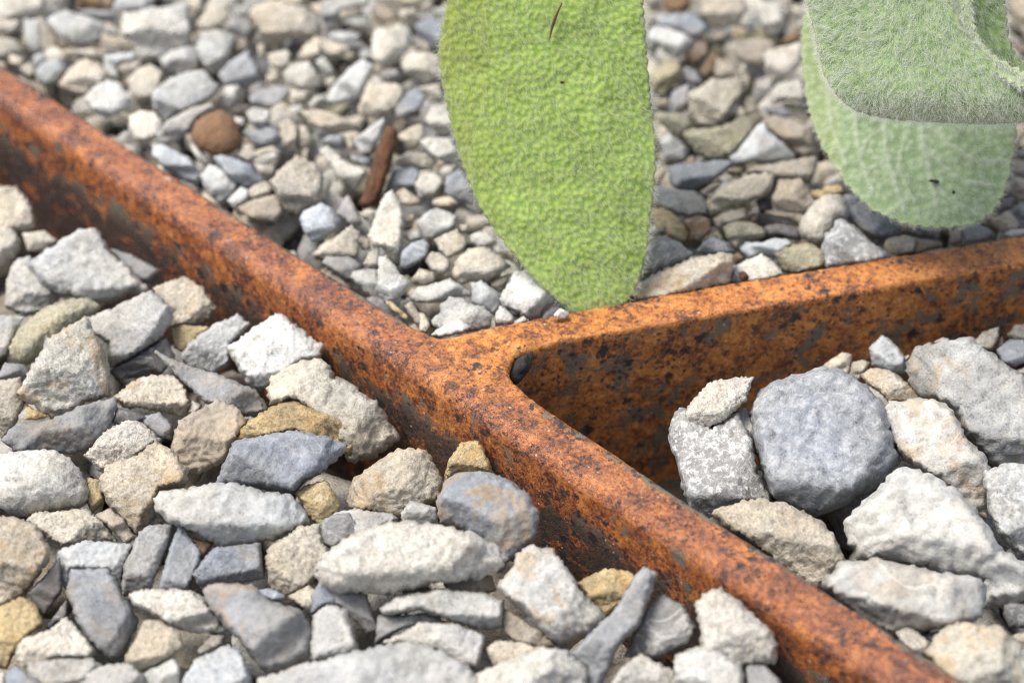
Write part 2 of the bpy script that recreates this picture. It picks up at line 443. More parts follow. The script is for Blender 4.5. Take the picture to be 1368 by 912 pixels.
def empty(name, loc, **k):
    o = bpy.data.objects.new(name, None); COL.objects.link(o)
    o.empty_display_size = .01; o.location = loc
    return set_props(o, **k)

def resample(poly, step):
    poly = np.asarray(poly, float); out = []
    for a, b in zip(poly, np.roll(poly, -1, 0)):
        n = max(1, int(round(np.linalg.norm(b - a) / step)))
        for k in range(n): out.append(a + (b - a) * k / n)
    return np.array(out)

def chaikin(poly, n=1, q=.18):
    poly = np.asarray(poly, float)
    for _ in range(n):
        nx = np.roll(poly, -1, 0)
        poly = np.stack([poly * (1 - q) + nx * q, poly * q + nx * (1 - q)], 1).reshape(-1, 2)
    return poly

def seg_dist(P, poly):
    a = poly; b = np.roll(poly, -1, 0); d = b - a
    L = np.maximum((d * d).sum(1), 1e-18)
    out = np.full(len(P), 1e9)
    for k in range(0, len(P), 4000):
        q = P[k:k + 4000]
        t = np.clip(((q[:, None] - a[None]) * d[None]).sum(-1) / L, 0, 1)
        c = a[None] + t[..., None] * d[None]
        out[k:k + 4000] = np.sqrt(((q[:, None] - c) ** 2).sum(-1)).min(1)
    return out

def inside(P, poly):
    x, y = P[:, 0], P[:, 1]; r = np.zeros(len(P), bool)
    for (x1, y1), (x2, y2) in zip(poly, np.roll(poly, -1, 0)):
        c = (y1 > y) != (y2 > y)
        with np.errstate(divide='ignore', invalid='ignore'):
            xi = (x2 - x1) * (y - y1) / (y2 - y1 + 1e-30) + x1
        r ^= c & (x < xi)
    return r

def fill(outline, sp, rs=RS):
    """triangulate a polygon: hex points inside + the outline; outline vertices come first"""
    lo, hi = outline.min(0), outline.max(0)
    ys = np.arange(lo[1], hi[1], sp * .87)
    pts = []
    for r, y in enumerate(ys):
        xs = np.arange(lo[0] + (r % 2) * sp * .5, hi[0], sp)
        pts.append(np.stack([xs, np.full(len(xs), y)], 1))
    P = np.concatenate(pts); P = P + rs.uniform(-.12, .12, P.shape) * sp
    P = P[inside(P, outline)]
    if len(P): P = P[seg_dist(P, outline) > sp * .55]
    S = 1000.0
    allp = np.concatenate([outline, P]) * S
    n = len(outline)
    r = geometry.delaunay_2d_cdt([Vector(p) for p in allp], [(i, (i + 1) % n) for i in range(n)], [], 1, 1e-5)
    V = np.array([tuple(v) for v in r[0]]) / S
    orig = [o[0] if o else -1 for o in r[3]]
    rim = np.array([0 <= o < n for o in orig])
    F = [tuple(f) for f in r[2]]
    return V, F, rim

def tri_normals(V, F):
    F = np.asarray(F); n = np.zeros_like(V)
    fn = np.cross(V[F[:, 1]] - V[F[:, 0]], V[F[:, 2]] - V[F[:, 0]])
    for k in range(3): np.add.at(n, F[:, k], fn)
    return n / np.maximum(np.linalg.norm(n, axis=1, keepdims=True), 1e-20)

# ------------------------------------------------------------------ materials
class NT:
    def __init__(s, name):
        s.m = bpy.data.materials.new(name); s.m.use_nodes = True
        s.t = s.m.node_tree; s.b = s.t.nodes['Principled BSDF']; s.out = s.t.nodes['Material Output']
    def n(s, typ, **kw):
        nd = s.t.nodes.new(typ)
        for k, v in kw.items():
            if k.startswith('_'): setattr(nd, k[1:], v)
            else: s.set(nd.inputs[k.replace('__', ' ')], v)
        return nd
    def set(s, sock, v):
        if isinstance(v, bpy.types.NodeSocket): s.t.links.new(v, sock)
        else: sock.default_value = v
    def noise(s, vec, scale, detail=4, rough=.55, dist=0):
        return s.n('ShaderNodeTexNoise', Vector=vec, Scale=scale, Detail=detail, Roughness=rough, Distortion=dist).outputs['Fac']
    def ramp(s, fac, stops, interp='LINEAR'):
        nd = s.n('ShaderNodeValToRGB', Fac=fac); cr = nd.color_ramp; cr.interpolation = interp
        while len(cr.elements) < len(stops): cr.elements.new(.5)
        for e, (p, c) in zip(cr.elements, stops):
            e.position = p; e.color = (c, c, c, 1) if not hasattr(c, '__len__') else (*c, 1)
        return nd.outputs['Color']
    def math(s, op, a, b=0.0, clamp=False):
        nd = s.n('ShaderNodeMath', _operation=op, _use_clamp=clamp); s.set(nd.inputs[0], a); s.set(nd.inputs[1], b)
        return nd.outputs[0]
    def mix(s, fac, a, b, mode='MIX'):
        nd = s.n('ShaderNodeMix', _data_type='RGBA', _blend_type=mode)
        s.set(nd.inputs['Factor'], fac)
        for sock, v in ((nd.inputs[6], a), (nd.inputs[7], b)):
            s.set(sock, v if isinstance(v, bpy.types.NodeSocket) else (*v, 1))
        return nd.outputs[2]
    def bump(s, h, strength, dist, normal=None):
        nd = s.n('ShaderNodeBump', Height=h, Strength=strength, Distance=dist)
        if normal is not None: s.set(nd.inputs['Normal'], normal)
        return nd.outputs['Normal']
    def attr(s, name, typ='OBJECT'):
        nd = s.n('ShaderNodeAttribute', _attribute_type=typ, _attribute_name=name)
        return nd

def stone_material(name, stuff=False):
    m = NT(name)
    tc = m.n('ShaderNodeTexCoord')
    if stuff:
        vec = tc.outputs['Object']
        col = m.attr('tint', 'GEOMETRY').outputs['Color']
        stain = 0.10; dots = 0.1; grain = .8; calc = .1; dust = .15
    else:
        oi = m.n('ShaderNodeObjectInfo')
        off = m.n('ShaderNodeVectorMath', _operation='SCALE'); m.set(off.inputs[0], (3.1, 5.7, 9.2)); m.set(off.inputs['Scale'], oi.outputs['Random'])
        add = m.n('ShaderNodeVectorMath', _operation='ADD'); m.set(add.inputs[0], tc.outputs['Object']); m.set(add.inputs[1], off.outputs[0])
        vec = add.outputs[0]
        col = oi.outputs['Color']
        stain = m.attr('stain').outputs['Fac']; dots = m.attr('speckle').outputs['Fac']; grain = m.attr('grain').outputs['Fac']
        calc = m.attr('calcite').outputs['Fac']; dust = m.attr('dust').outputs['Fac']
    big = m.noise(vec, 70, 5, .6, .6)
    mid = m.noise(vec, 320, 5, .65, .4)
    fine = m.noise(vec, 1500, 4, .7)
    # mottling: the stone's own pale and dark mineral patches
    k = m.ramp(big, [(.25, .62), (.5, .98), (.75, 1.22)])
    c = m.mix(1.0, col, k, 'MULTIPLY')
    k2 = m.ramp(mid, [(.28, .70), (.5, 1.0), (.72, 1.20)])
    c = m.mix(.85, c, k2, 'MULTIPLY')
    k3 = m.ramp(fine, [(.30, .42), (.5, 1.0), (.70, 1.55)])
    c = m.mix(m.math('MULTIPLY', grain, .75, True), c, k3, 'MULTIPLY')
    # ochre staining
    pv = m.n('ShaderNodeTexVoronoi', Vector=vec, Scale=1150, Randomness=1.0)
    pits = m.ramp(m.math('ADD', pv.outputs['Distance'], m.math('MULTIPLY', m.math('SUBTRACT', mid, .5), 1.6)), [(.05, .45), (.24, 1.0)])
    c = m.mix(.55, c, pits, 'MULTIPLY')
    sm = m.ramp(m.noise(vec, 95, 5, .65, 1.2), [(.50, 0.0), (.64, 1.0)])
    c = m.mix(m.math('MULTIPLY', sm, stain, True), c, (.42, .26, .085))
    # faint warm and cool drift
    drift = m.ramp(m.noise(vec, 42, 3), [(.35, (.96, .98, 1.03)), (.65, (1.05, 1.0, .92))])
    c = m.mix(.8, c, drift, 'MULTIPLY')
    dm = m.ramp(m.noise(vec, 62, 6, .68, .7), [(.47, 0.0), (.62, 1.0)])
    c = m.mix(m.math('MULTIPLY', dm, dust, True), c, (.50, .49, .46))
    vn_ = m.math('ABSOLUTE', m.math('SUBTRACT', m.noise(vec, 48, 3, .5, 1.6), .5))
    vm = m.ramp(vn_, [(.0, 1.0), (.018, 0.0)])
    c = m.mix(m.math('MULTIPLY', vm, calc, True), c, (.62, .61, .58))
    # white crystals and dark lichen specks on speckled stones
    sp = m.ramp(m.noise(vec, 640, 5, .75, .4), [(.50, 0.0), (.58, 1.0)])
    c = m.mix(m.math('MULTIPLY', sp, dots, True), c, (.62, .62, .61))
    dk = m.ramp(m.noise(vec, 900, 3, .7, .5), [(.66, 0.0), (.73, 1.0)])
    c = m.mix(m.math('MULTIPLY', dk, .55, True), c, (.09, .08, .065))
    # hairline cracks / bedding lines
    sc = m.n('ShaderNodeMapping', Vector=vec, Rotation=(.6, .4, .9), Scale=(1, 1, 6))
    bed = m.ramp(m.noise(sc.outputs[0], 60, 5, .6, .5), [(.30, .80), (.5, 1.0), (.7, 1.08)])
    c = m.mix(.35, c, bed, 'MULTIPLY')
    m.set(m.b.inputs['Base Color'], c)
    m.set(m.b.inputs['Roughness'], .86)
    m.set(m.b.inputs['Specular IOR Level'], .25)
    h = m.math('ADD', m.math('MULTIPLY', mid, .30), m.math('ADD', m.math('MULTIPLY', fine, .48), m.math('MULTIPLY', m.noise(sc.outputs[0], 160, 4, .6), .28)))
    wv = m.n('ShaderNodeTexNoise', Vector=vec, Scale=220, Detail=3)
    ws = m.n('ShaderNodeVectorMath', _operation='SCALE'); m.set(ws.inputs[0], wv.outputs['Color']); m.set(ws.inputs['Scale'], .003)
    wa = m.n('ShaderNodeVectorMath', _operation='ADD'); m.set(wa.inputs[0], vec); m.set(wa.inputs[1], ws.outputs[0])
    v1 = m.n('ShaderNodeTexVoronoi', Vector=wa.outputs[0], Scale=170, Randomness=1.0).outputs['Distance']
    v2 = m.n('ShaderNodeTexVoronoi', Vector=wa.outputs[0], Scale=520, Randomness=1.0).outputs['Distance']
    h = m.math('SUBTRACT', h, m.math('ADD', m.math('MULTIPLY', v1, .22), m.math('MULTIPLY', v2, .22)))
    b = m.bump(h, m.math('ADD', m.math('MULTIPLY', grain, .85), .12, True), .0015)
    m.set(m.b.inputs['Normal'], b)
    return m.m

def rust_material(name):
    m = NT(name)
    vec = m.n('ShaderNodeTexCoord').outputs['Object']
    geo = m.n('ShaderNodeNewGeometry')
    nz = m.n('ShaderNodeSeparateXYZ', Vector=geo.outputs['True Normal']).outputs['Z']
    pos = m.n('ShaderNodeSeparateXYZ', Vector=geo.outputs['Position']).outputs['Z']
    up = m.attr('top', 'GEOMETRY').outputs['Fac']          # 1 on the upper band
    weld = m.attr('weld', 'GEOMETRY').outputs['Fac']       # 1 at the heated joint; raised on the cross bar face as painted bounce
    bare = m.attr('bare', 'GEOMETRY').outputs['Fac']       # where mill scale has stayed
    n1 = m.noise(vec, 170, 8, .78, .35)
    n2 = m.noise(vec, 820, 6, .75, .3)
    n3 = m.noise(vec, 2600, 4, .7)
    f = m.math('ADD', m.math('MULTIPLY', n1, .44), m.math('ADD', m.math('MULTIPLY', n2, .38), m.math('MULTIPLY', n3, .18)))
    f = m.math('ADD', m.math('MULTIPLY', m.math('SUBTRACT', f, .5), 1.6), m.math('ADD', .5, m.math('MULTIPLY', m.math('SUBTRACT', m.noise(vec, 55, 3, .5), .5), .16)))
    c = m.ramp(f, [(.37, (.016, .006, .005)), (.435, (.080, .020, .007)), (.490, (.25, .066, .011)), (.55, (.41, .118, .016)), (.62, (.56, .21, .040))])
    # orange film at joint and cross bar top; bounce light painted on its face
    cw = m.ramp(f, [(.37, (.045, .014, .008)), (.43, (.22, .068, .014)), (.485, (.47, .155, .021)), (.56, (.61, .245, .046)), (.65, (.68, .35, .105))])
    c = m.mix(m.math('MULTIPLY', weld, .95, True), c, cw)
    # dull mauve brown tone along the top
    mv = m.ramp(m.noise(vec, 230, 7, .75, .5), [(.37, 0.0), (.57, 1.0)])
    cm = m.ramp(f, [(.38, (.060, .020, .014)), (.48, (.20, .060, .024)), (.59, (.40, .155, .062))])
    upw = m.math('MULTIPLY', up, m.math('SUBTRACT', 1.0, weld))
    c = m.mix(m.math('MULTIPLY', m.math('MULTIPLY', upw, mv), .85, True), c, cm)
    # grey green mill scale left between the rust
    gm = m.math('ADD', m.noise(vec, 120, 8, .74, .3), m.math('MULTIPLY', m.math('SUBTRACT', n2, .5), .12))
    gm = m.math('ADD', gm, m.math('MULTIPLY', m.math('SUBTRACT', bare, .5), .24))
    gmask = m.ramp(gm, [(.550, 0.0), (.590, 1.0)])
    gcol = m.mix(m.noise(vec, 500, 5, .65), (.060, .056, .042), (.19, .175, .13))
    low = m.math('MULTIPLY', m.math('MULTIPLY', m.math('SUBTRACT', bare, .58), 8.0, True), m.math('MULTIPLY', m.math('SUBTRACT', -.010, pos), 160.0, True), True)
    gcol = m.mix(low, gcol, (.022, .021, .019))  # black scale plus shade painted low on the main bar
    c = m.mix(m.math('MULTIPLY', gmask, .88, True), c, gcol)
    # round scabs: a black core in a maroon ring
    def scabs(scale, amt, rad):
        wob = m.n('ShaderNodeTexNoise', Vector=vec, Scale=scale * 2.5, Detail=3)
        pv = m.n('ShaderNodeVectorMath', _operation='SCALE'); m.set(pv.inputs[0], wob.outputs['Color']); m.set(pv.inputs['Scale'], .9 / scale)
        ad = m.n('ShaderNodeVectorMath', _operation='ADD'); m.set(ad.inputs[0], vec); m.set(ad.inputs[1], pv.outputs[0])
        vo = m.n('ShaderNodeTexVoronoi', Vector=ad.outputs[0], Scale=scale, Randomness=1.0)
        rnd = m.n('ShaderNodeSeparateColor', Color=vo.outputs['Color']).outputs[0]
        r = m.math('MULTIPLY', m.math('SUBTRACT', rnd, 1 - amt), rad / amt)
        return m.math('SUBTRACT', r, vo.outputs['Distance'])
    clump = m.math('MULTIPLY', m.math('SUBTRACT', m.noise(vec, 75, 4, .6), .49), 1.0)
    clump = m.math('ADD', clump, m.math('MULTIPLY', m.math('SUBTRACT', bare, .30, True), .28))
    s1 = m.math('ADD', scabs(300, .55, .42), clump)
    s3 = m.math('ADD', scabs(170, .24, .38), m.math('MULTIPLY', m.math('SUBTRACT', n2, .5), .7))
    s1 = m.math('MAXIMUM', s1, s3)
    ring = m.ramp(s1, [(.0, 0.0), (.06, 1.0)]); core = m.ramp(s1, [(.14, 0.0), (.20, 1.0)])
    c = m.mix(m.math('MULTIPLY', ring, .80, True), c, m.mix(n2, (.030, .012, .014), (.13, .040, .022)))
    c = m.mix(m.math('MULTIPLY', core, .95, True), c, (.009, .008, .010))
    s2 = m.math('ADD', scabs(760, .40, .40), clump)
    pit = m.ramp(s2, [(.0, 0.0), (.07, 1.0)])
    c = m.mix(m.math('MULTIPLY', pit, .88, True), c, (.018, .010, .013))
    # pale grit
    gv = m.n('ShaderNodeTexVoronoi', Vector=vec, Scale=620, Randomness=1.0)
    gr = m.math('MULTIPLY', m.math('LESS_THAN', gv.outputs['Distance'], .17), m.math('GREATER_THAN', m.n('ShaderNodeSeparateColor', Color=gv.outputs['Color']).outputs[1], .93))
    c = m.mix(m.math('MULTIPLY', gr, .75, True), c, (.62, .48, .32))
    m.set(m.b.inputs['Base Color'], c)
    r = m.ramp(n2, [(.35, .40), (.62, .68)])
    r = m.math('ADD', m.n('ShaderNodeRGBToBW', Color=r).outputs[0], m.math('MULTIPLY', upw, -.27))
    r = m.math('ADD', r, m.math('MULTIPLY', weld, .10))
    ridge = m.attr('ridge', 'GEOMETRY').outputs['Fac']
    r = m.math('SUBTRACT', r, m.math('MULTIPLY', ridge, .26))
    m.set(m.b.inputs['Roughness'], r)
    m.set(m.b.inputs['Specular IOR Level'], .8)
    h = m.math('ADD', m.math('MULTIPLY', n2, 1.0), m.math('ADD', m.math('MULTIPLY', n3, .5), m.math('MULTIPLY', ring, .22)))
    h = m.math('SUBTRACT', h, m.math('MULTIPLY', pit, .5))
    h = m.math('SUBTRACT', h, m.math('MULTIPLY', gmask, .18))
    m.set(m.b.inputs['Normal'], m.bump(h, .8, .0006))
    return m.m

def leaf_material(name, base, dark, vein, translucent=.25):
    m = NT(name)
    vec = m.n('ShaderNodeTexCoord').outputs['Object']
    q = m.attr('quilt', 'GEOMETRY').outputs['Fac']          # 0 in the furrows .. 1 on the cushions
    v = m.attr('vein', 'GEOMETRY').outputs['Fac']
    e = m.attr('edge', 'GEOMETRY').outputs['Fac']
    warm = m.attr('warm', 'GEOMETRY').outputs['Fac']
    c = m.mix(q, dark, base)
    k = m.ramp(m.noise(vec, 130, 5, .6), [(.3, .78), (.7, 1.2)])
    c = m.mix(.8, c, k, 'MULTIPLY')
    c = m.mix(m.math('MULTIPLY', warm, .6, True), c, (.40, .41, .075))
    c = m.mix(m.math('MULTIPLY', v, .45, True), c, vein)
    c = m.mix(m.math('MULTIPLY', e, .5, True), c, (.40, .43, .24))
    m.set(m.b.inputs['Base Color'], c)
    m.set(m.b.inputs['Roughness'], .8)
    m.set(m.b.inputs['Specular IOR Level'], .2)
    m.set(m.b.inputs['Sheen Weight'], .35); m.set(m.b.inputs['Sheen Roughness'], .5)
    m.set(m.b.inputs['Normal'], m.bump(m.noise(vec, 1400, 4, .7), .5, .0004))
    tr = m.n('ShaderNodeBsdfTranslucent', Color=c)
    mx = m.n('ShaderNodeMixShader'); m.set(mx.inputs[0], translucent)
    m.t.links.new(m.b.outputs[0], mx.inputs[1]); m.t.links.new(tr.outputs[0], mx.inputs[2])
    m.t.links.new(mx.outputs[0], m.out.inputs['Surface'])
    return m.m

def fuzz_material(name, col):
    m = NT(name)
    m.set(m.b.inputs['Base Color'], (*col, 1)); m.set(m.b.inputs['Roughness'], .45)
    tr = m.n('ShaderNodeBsdfTranslucent', Color=(*col, 1))
    mx = m.n('ShaderNodeMixShader'); m.set(mx.inputs[0], .45)
    m.t.links.new(m.b.outputs[0], mx.inputs[1]); m.t.links.new(tr.outputs[0], mx.inputs[2])
    m.t.links.new(mx.outputs[0], m.out.inputs['Surface'])
    return m.m

def plain_material(name, c1, c2, scale, rough=.8, bump=.0006, stretch=None):
    m = NT(name)
    vec = m.n('ShaderNodeTexCoord').outputs['Object']
    if stretch is not None: vec = m.n('ShaderNodeMapping', Vector=vec, Rotation=stretch[0], Scale=stretch[1]).outputs[0]
    f = m.noise(vec, scale, 6, .68, .4); f2 = m.noise(vec, scale * 5, 4, .65)
    c = m.mix(m.ramp(f, [(.3, 0.0), (.7, 1.0)]), c1, c2)
    c = m.mix(.7, c, m.ramp(f2, [(.3, .55), (.7, 1.35)]), 'MULTIPLY')
    m.set(m.b.inputs['Base Color'], c); m.set(m.b.inputs['Roughness'], rough)
    m.set(m.b.inputs['Normal'], m.bump(m.math('ADD', f, m.math('MULTIPLY', f2, .5)), .8, bump))
    return m.m

M_STONE = stone_material('crushed_limestone')
M_BED = stone_material('crushed_limestone_bed', True)
M_RUST = rust_material('rusted_steel')
M_RECESS = plain_material('black_recess_shade', (.008, .007, .007), (.022, .019, .018), 900, .6, .0004)
M_CLAY = plain_material('brown_expanded_clay', (.185, .10, .055), (.28, .165, .09), 500, .9, .0010)
M_BARK = plain_material('brown_bark', (.045, .019, .010), (.19, .085, .036), 420, .85, .0018, ((0, 0, 0), (1, .35, .35)))
M_NEEDLE = plain_material('dry_needle', (.060, .018, .016), (.11, .04, .03), 600, .6, .0001)
M_CRUMB = plain_material('dark_soil_crumb', (.018, .013, .010), (.04, .03, .022), 900, .9, .0004)
M_SOIL = plain_material('dark_soil', (.018, .013, .009), (.05, .036, .024), 120, .95, .003)

# ------------------------------------------------------------------ the steel edging: plan geometry
pa, pb = at(0, 85), at(1290, 912)
m_dir = (pb - pa)[:2]; m_dir /= np.linalg.norm(m_dir)
m_nrm = np.array([m_dir[1], -m_dir[0]])
if m_nrm @ (at(300, 600)[:2] - pa[:2]) < 0: m_nrm = -m_nrm          # towards the front bed
T_MAIN = 10.6 * MM
RF = 2.7 * MM
def P2(px, py): return at(px, py)[:2]
bk0, bk1 = P2(912, 387), P2(1368, 313); fr0, fr1 = P2(912, 427), P2(1368, 351)
b_dir = (bk1 - bk0) / np.linalg.norm(bk1 - bk0)
main_far = pa[:2] - m_dir * .30
main_near = pb[:2] + m_dir * .22
plan = [main_far, P2(380, 329), P2(500, 403), P2(545, 431), P2(575, 446), P2(590, 449), P2(607, 446), P2(635, 440), P2(663, 434), P2(707, 426), P2(788, 411),
        bk0, bk1, bk1 + b_dir * .26, fr1 + b_dir * .26, fr1, fr0, P2(800, 446), P2(735, 458), P2(712, 463),
        P2(699, 467), P2(687, 476), P2(680, 488), P2(681, 500), P2(688, 511), P2(705, 526), P2(760, 564), P2(900, 657),
        main_near, main_near + m_nrm * T_MAIN, main_far + m_nrm * T_MAIN]
plan = np.array(plan)
JUNC = P2(650, 470)

def front_dist(P): return T_MAIN - (P - pa[:2]) @ m_nrm              # distance behind the front face of the main bar
def bar_hit(px, py):
    """distance along the ray to the bar's front faces/top: used to keep stones clear of it"""
    d = ray(px, py); best = 1e9
    for (p0, n, test) in BAR_FACES:
        dn = d @ n
        if abs(dn) < 1e-6: continue
        t = ((p0 - CAM) @ n) / dn
        P = CAM + d * t
        if test(P): best = min(best, t)
    return best

def make_bar():
    ol = resample(plan, 1.15 * MM)
    V, F, rim = fill(ol, 0.95 * MM)
    d = seg_dist(V, ol)
    df = np.maximum(front_dist(V), 0)
    far_from_front = (V - JUNC) @ b_dir
    z = np.zeros(len(V))
    t = np.clip(df / RF, 0, 1)
    z += -(RF - np.sqrt(np.maximum(RF ** 2 - (RF - df.clip(0, RF)) ** 2, 0)))
    rb = np.where((np.abs((V - fr0) @ np.array([b_dir[1], -b_dir[0]])) < 1.5 * MM) & ((V - P2(720, 460)) @ b_dir > 0), .35 * MM, 1.0 * MM)
    dd = np.clip(d, 0, rb)
    other = df > RF
    z = np.where(other, z - (rb - np.sqrt(np.maximum(rb ** 2 - (rb - dd) ** 2, 0))) * .8, z)
    # ground-down weld: low swelling over the joint
    g = np.exp(-(((V - P2(655, 462)) / (9 * MM)) ** 2).sum(1))
    z += .7 * MM * g * np.clip(d / (2 * MM), 0, 1)
    P3 = np.column_stack([V, z])
    # boundary loop -> walls
    edges = {}
    for f in F:
        for a, b in ((f[0], f[1]), (f[1], f[2]), (f[2], f[0])):
            if (b, a) in edges: edges.pop((b, a))
            else: edges[(a, b)] = 1
    levels = np.concatenate([np.arange(1.2, 48, 1.5), [56, 70]]) * MM
    idx = {}; verts = [p for p in P3]
    rimv = sorted({a for e in edges for a in e})
    for vv in rimv:
        col = [vv]
        for L in levels:
            idx_new = len(verts); col.append(idx_new)
            verts.append(np.array([P3[vv][0], P3[vv][1], P3[vv][2] - L]))
        idx[vv] = col
    faces = [tuple(f) for f in F]
    for a, b in edges:
        ca, cb = idx[a], idx[b]
        for k in range(len(ca) - 1): faces.append((ca[k], ca[k + 1], cb[k + 1], cb[k]))
    V3 = np.array(verts)
    tri = []
    for f in faces:
        tri.append(f[:3])
        if len(f) == 4: tri.append((f[0], f[2], f[3]))
    N = tri_normals(V3, tri)
    if N[len(P3) // 2][2] < 0: faces = [f[::-1] for f in faces]; tri = [t[::-1] for t in tri]; N = -N
    V3 = V3 + N * (fbm(V3 * 260, 4, .55) * .16 * MM + perlin(V3 * 60) * .16 * MM + perlin(V3 * 24) * .30 * MM + fbm(V3 * 170 + 8, 3) * .45 * MM * np.exp(-(np.linalg.norm((V3[:, :2] - P2(672, 476)) / (11 * MM), axis=1)) ** 2))[:, None]
    N = tri_normals(V3, tri)
    # attributes
    dfa = front_dist(V3[:, :2])
    top = np.clip((V3[:, 2] + 5.2 * MM) / (3.6 * MM), 0, 1) * np.clip(1 - (dfa - 9 * MM) / (3 * MM), 0, 1)
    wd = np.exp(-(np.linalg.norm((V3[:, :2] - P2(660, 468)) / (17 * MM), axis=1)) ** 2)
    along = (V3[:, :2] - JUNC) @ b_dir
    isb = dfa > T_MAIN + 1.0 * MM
    wd = np.maximum(wd, np.where(isb & (V3[:, 2] > -1.2 * MM), .70, np.where(isb, .58, 0)))  # cross bar face raised to paint in bounce light
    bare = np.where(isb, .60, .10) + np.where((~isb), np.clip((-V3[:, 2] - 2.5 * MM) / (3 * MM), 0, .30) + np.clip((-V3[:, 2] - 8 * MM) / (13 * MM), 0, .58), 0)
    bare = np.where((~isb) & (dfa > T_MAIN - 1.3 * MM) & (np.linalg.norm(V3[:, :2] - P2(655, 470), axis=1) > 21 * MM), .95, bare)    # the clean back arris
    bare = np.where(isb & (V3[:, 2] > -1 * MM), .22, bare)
    root = empty('rusty_steel_edging', (float(JUNC[0]), float(JUNC[1]), -.07), label='rusty steel garden edging, two bars welded in a slanting tee across the gravel', cat='garden edging')
    fc = np.array([V3[list(f)].mean(0)[:2] for f in faces])
    fd = front_dist(fc)
    sel = (fd > T_MAIN + 3.5 * MM) & ((fc - P2(735, 445)) @ b_dir > 0)
    for nm, keep in (('main_bar', ~sel), ('cross_bar', sel)):
        fs = [f for f, k in zip(faces, keep) if k]
        used = sorted({i for f in fs for i in f}); mp = {u: i for i, u in enumerate(used)}
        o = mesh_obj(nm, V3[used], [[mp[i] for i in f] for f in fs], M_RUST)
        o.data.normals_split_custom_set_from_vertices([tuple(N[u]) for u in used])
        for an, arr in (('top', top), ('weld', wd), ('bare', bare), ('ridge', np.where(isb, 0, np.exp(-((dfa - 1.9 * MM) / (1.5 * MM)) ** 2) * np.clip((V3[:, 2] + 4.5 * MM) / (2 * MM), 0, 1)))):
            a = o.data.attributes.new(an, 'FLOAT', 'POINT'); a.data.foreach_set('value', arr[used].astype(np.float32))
        o.parent = root; o.matrix_parent_inverse.identity(); o.location = -np.array(root.location)
    # black lump painting the shade of a recess at the inside corner
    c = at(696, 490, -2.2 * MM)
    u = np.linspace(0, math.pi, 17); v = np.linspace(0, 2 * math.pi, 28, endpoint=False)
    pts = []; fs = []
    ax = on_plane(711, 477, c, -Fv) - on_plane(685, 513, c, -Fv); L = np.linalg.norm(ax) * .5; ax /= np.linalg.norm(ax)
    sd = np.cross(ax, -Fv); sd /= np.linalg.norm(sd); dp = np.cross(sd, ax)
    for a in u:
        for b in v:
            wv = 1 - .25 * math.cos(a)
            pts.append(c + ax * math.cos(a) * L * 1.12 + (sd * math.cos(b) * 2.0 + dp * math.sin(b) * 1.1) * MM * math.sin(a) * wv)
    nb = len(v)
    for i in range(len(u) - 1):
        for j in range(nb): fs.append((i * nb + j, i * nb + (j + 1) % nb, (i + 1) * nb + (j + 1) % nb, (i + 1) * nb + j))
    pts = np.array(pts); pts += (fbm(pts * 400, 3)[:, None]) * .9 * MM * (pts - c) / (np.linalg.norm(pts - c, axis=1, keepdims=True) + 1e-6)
    o = mesh_obj('recess_shade', pts, fs, M_RECESS); o.parent = root; o.location = -np.array(root.location)
    o['label'] = 'black lump painted as the shaded recess in the inside corner'
make_bar()

nf3 = np.array([m_nrm[0], m_nrm[1], 0.0])
pf3 = np.array([*(pa[:2] + m_nrm * T_MAIN), 0.0])
b_n = np.array([b_dir[1], -b_dir[0]]); b_n3 = np.array([b_n[0], b_n[1], 0.0])
BAR_FACES = [
    (pf3, nf3, lambda P: P[2] < 0),
    (np.array([0, 0, 0.0]), np.array([0, 0, 1.0]), lambda P: 0 <= front_dist(P[:2]) <= T_MAIN),
    (np.array([*fr0, 0.0]), b_n3, lambda P: P[2] < 0 and (P[:2] - JUNC) @ b_dir > 0),
]

# ------------------------------------------------------------------ stones
TINT = dict(W=(.535, .522, .482), C=(.478, .444, .376), Y=(.46, .375, .225), L=(.415, .416, .402), G=(.27, .274, .278), B=(.262, .279, .306),
            A=(.46, .478, .49), D=(.13, .13, .135), N=(.19, .13, .08), T=(.335, .30, .25), O=(.37, .345, .25))

def parse():
    out = []; ox = oy = 0; sc = 1
    for ln in DATA.strip().splitlines():
        ln = ln.strip()
        if not ln: continue
        if ln[0] == '@':
            ox, oy, sc = map(float, ln[1:].split(',')); continue
        head, pts = ln.split(':')
        hd = head.split()
        P = np.array([[float(q) for q in p.split(',')] for p in pts.split()])
        P = P / sc + np.array([ox, oy])
        lift = 0.0; fl = ''
        for t in hd[2:]:
            if t[0] == '+': lift = float(t[1:])
            else: fl += ' ' + t
        out.append(dict(id=hd[0], col=hd[1], lift=lift, fl=fl.split(), px=P))
    return out

def poly_area(P):
    x, y = P[:, 0], P[:, 1]
    return .5 * abs(np.dot(x, np.roll(y, -1)) - np.dot(y, np.roll(x, -1)))

def bed_of(c):
    """which of the three beds a pixel belongs to"""
    p = at(c[0], c[1], 0)[:2]
    if front_dist(p) < T_MAIN * .4: return 'front'
    if (p - fr0) @ b_n > -.004: return 'side'
    return 'back'

def bed_z(bed, c):
    if bed == 'front': return (-15 + 5 * (c[1] - 300) / 600) * MM
    if bed == 'side': return -13 * MM
    return -4 * MM

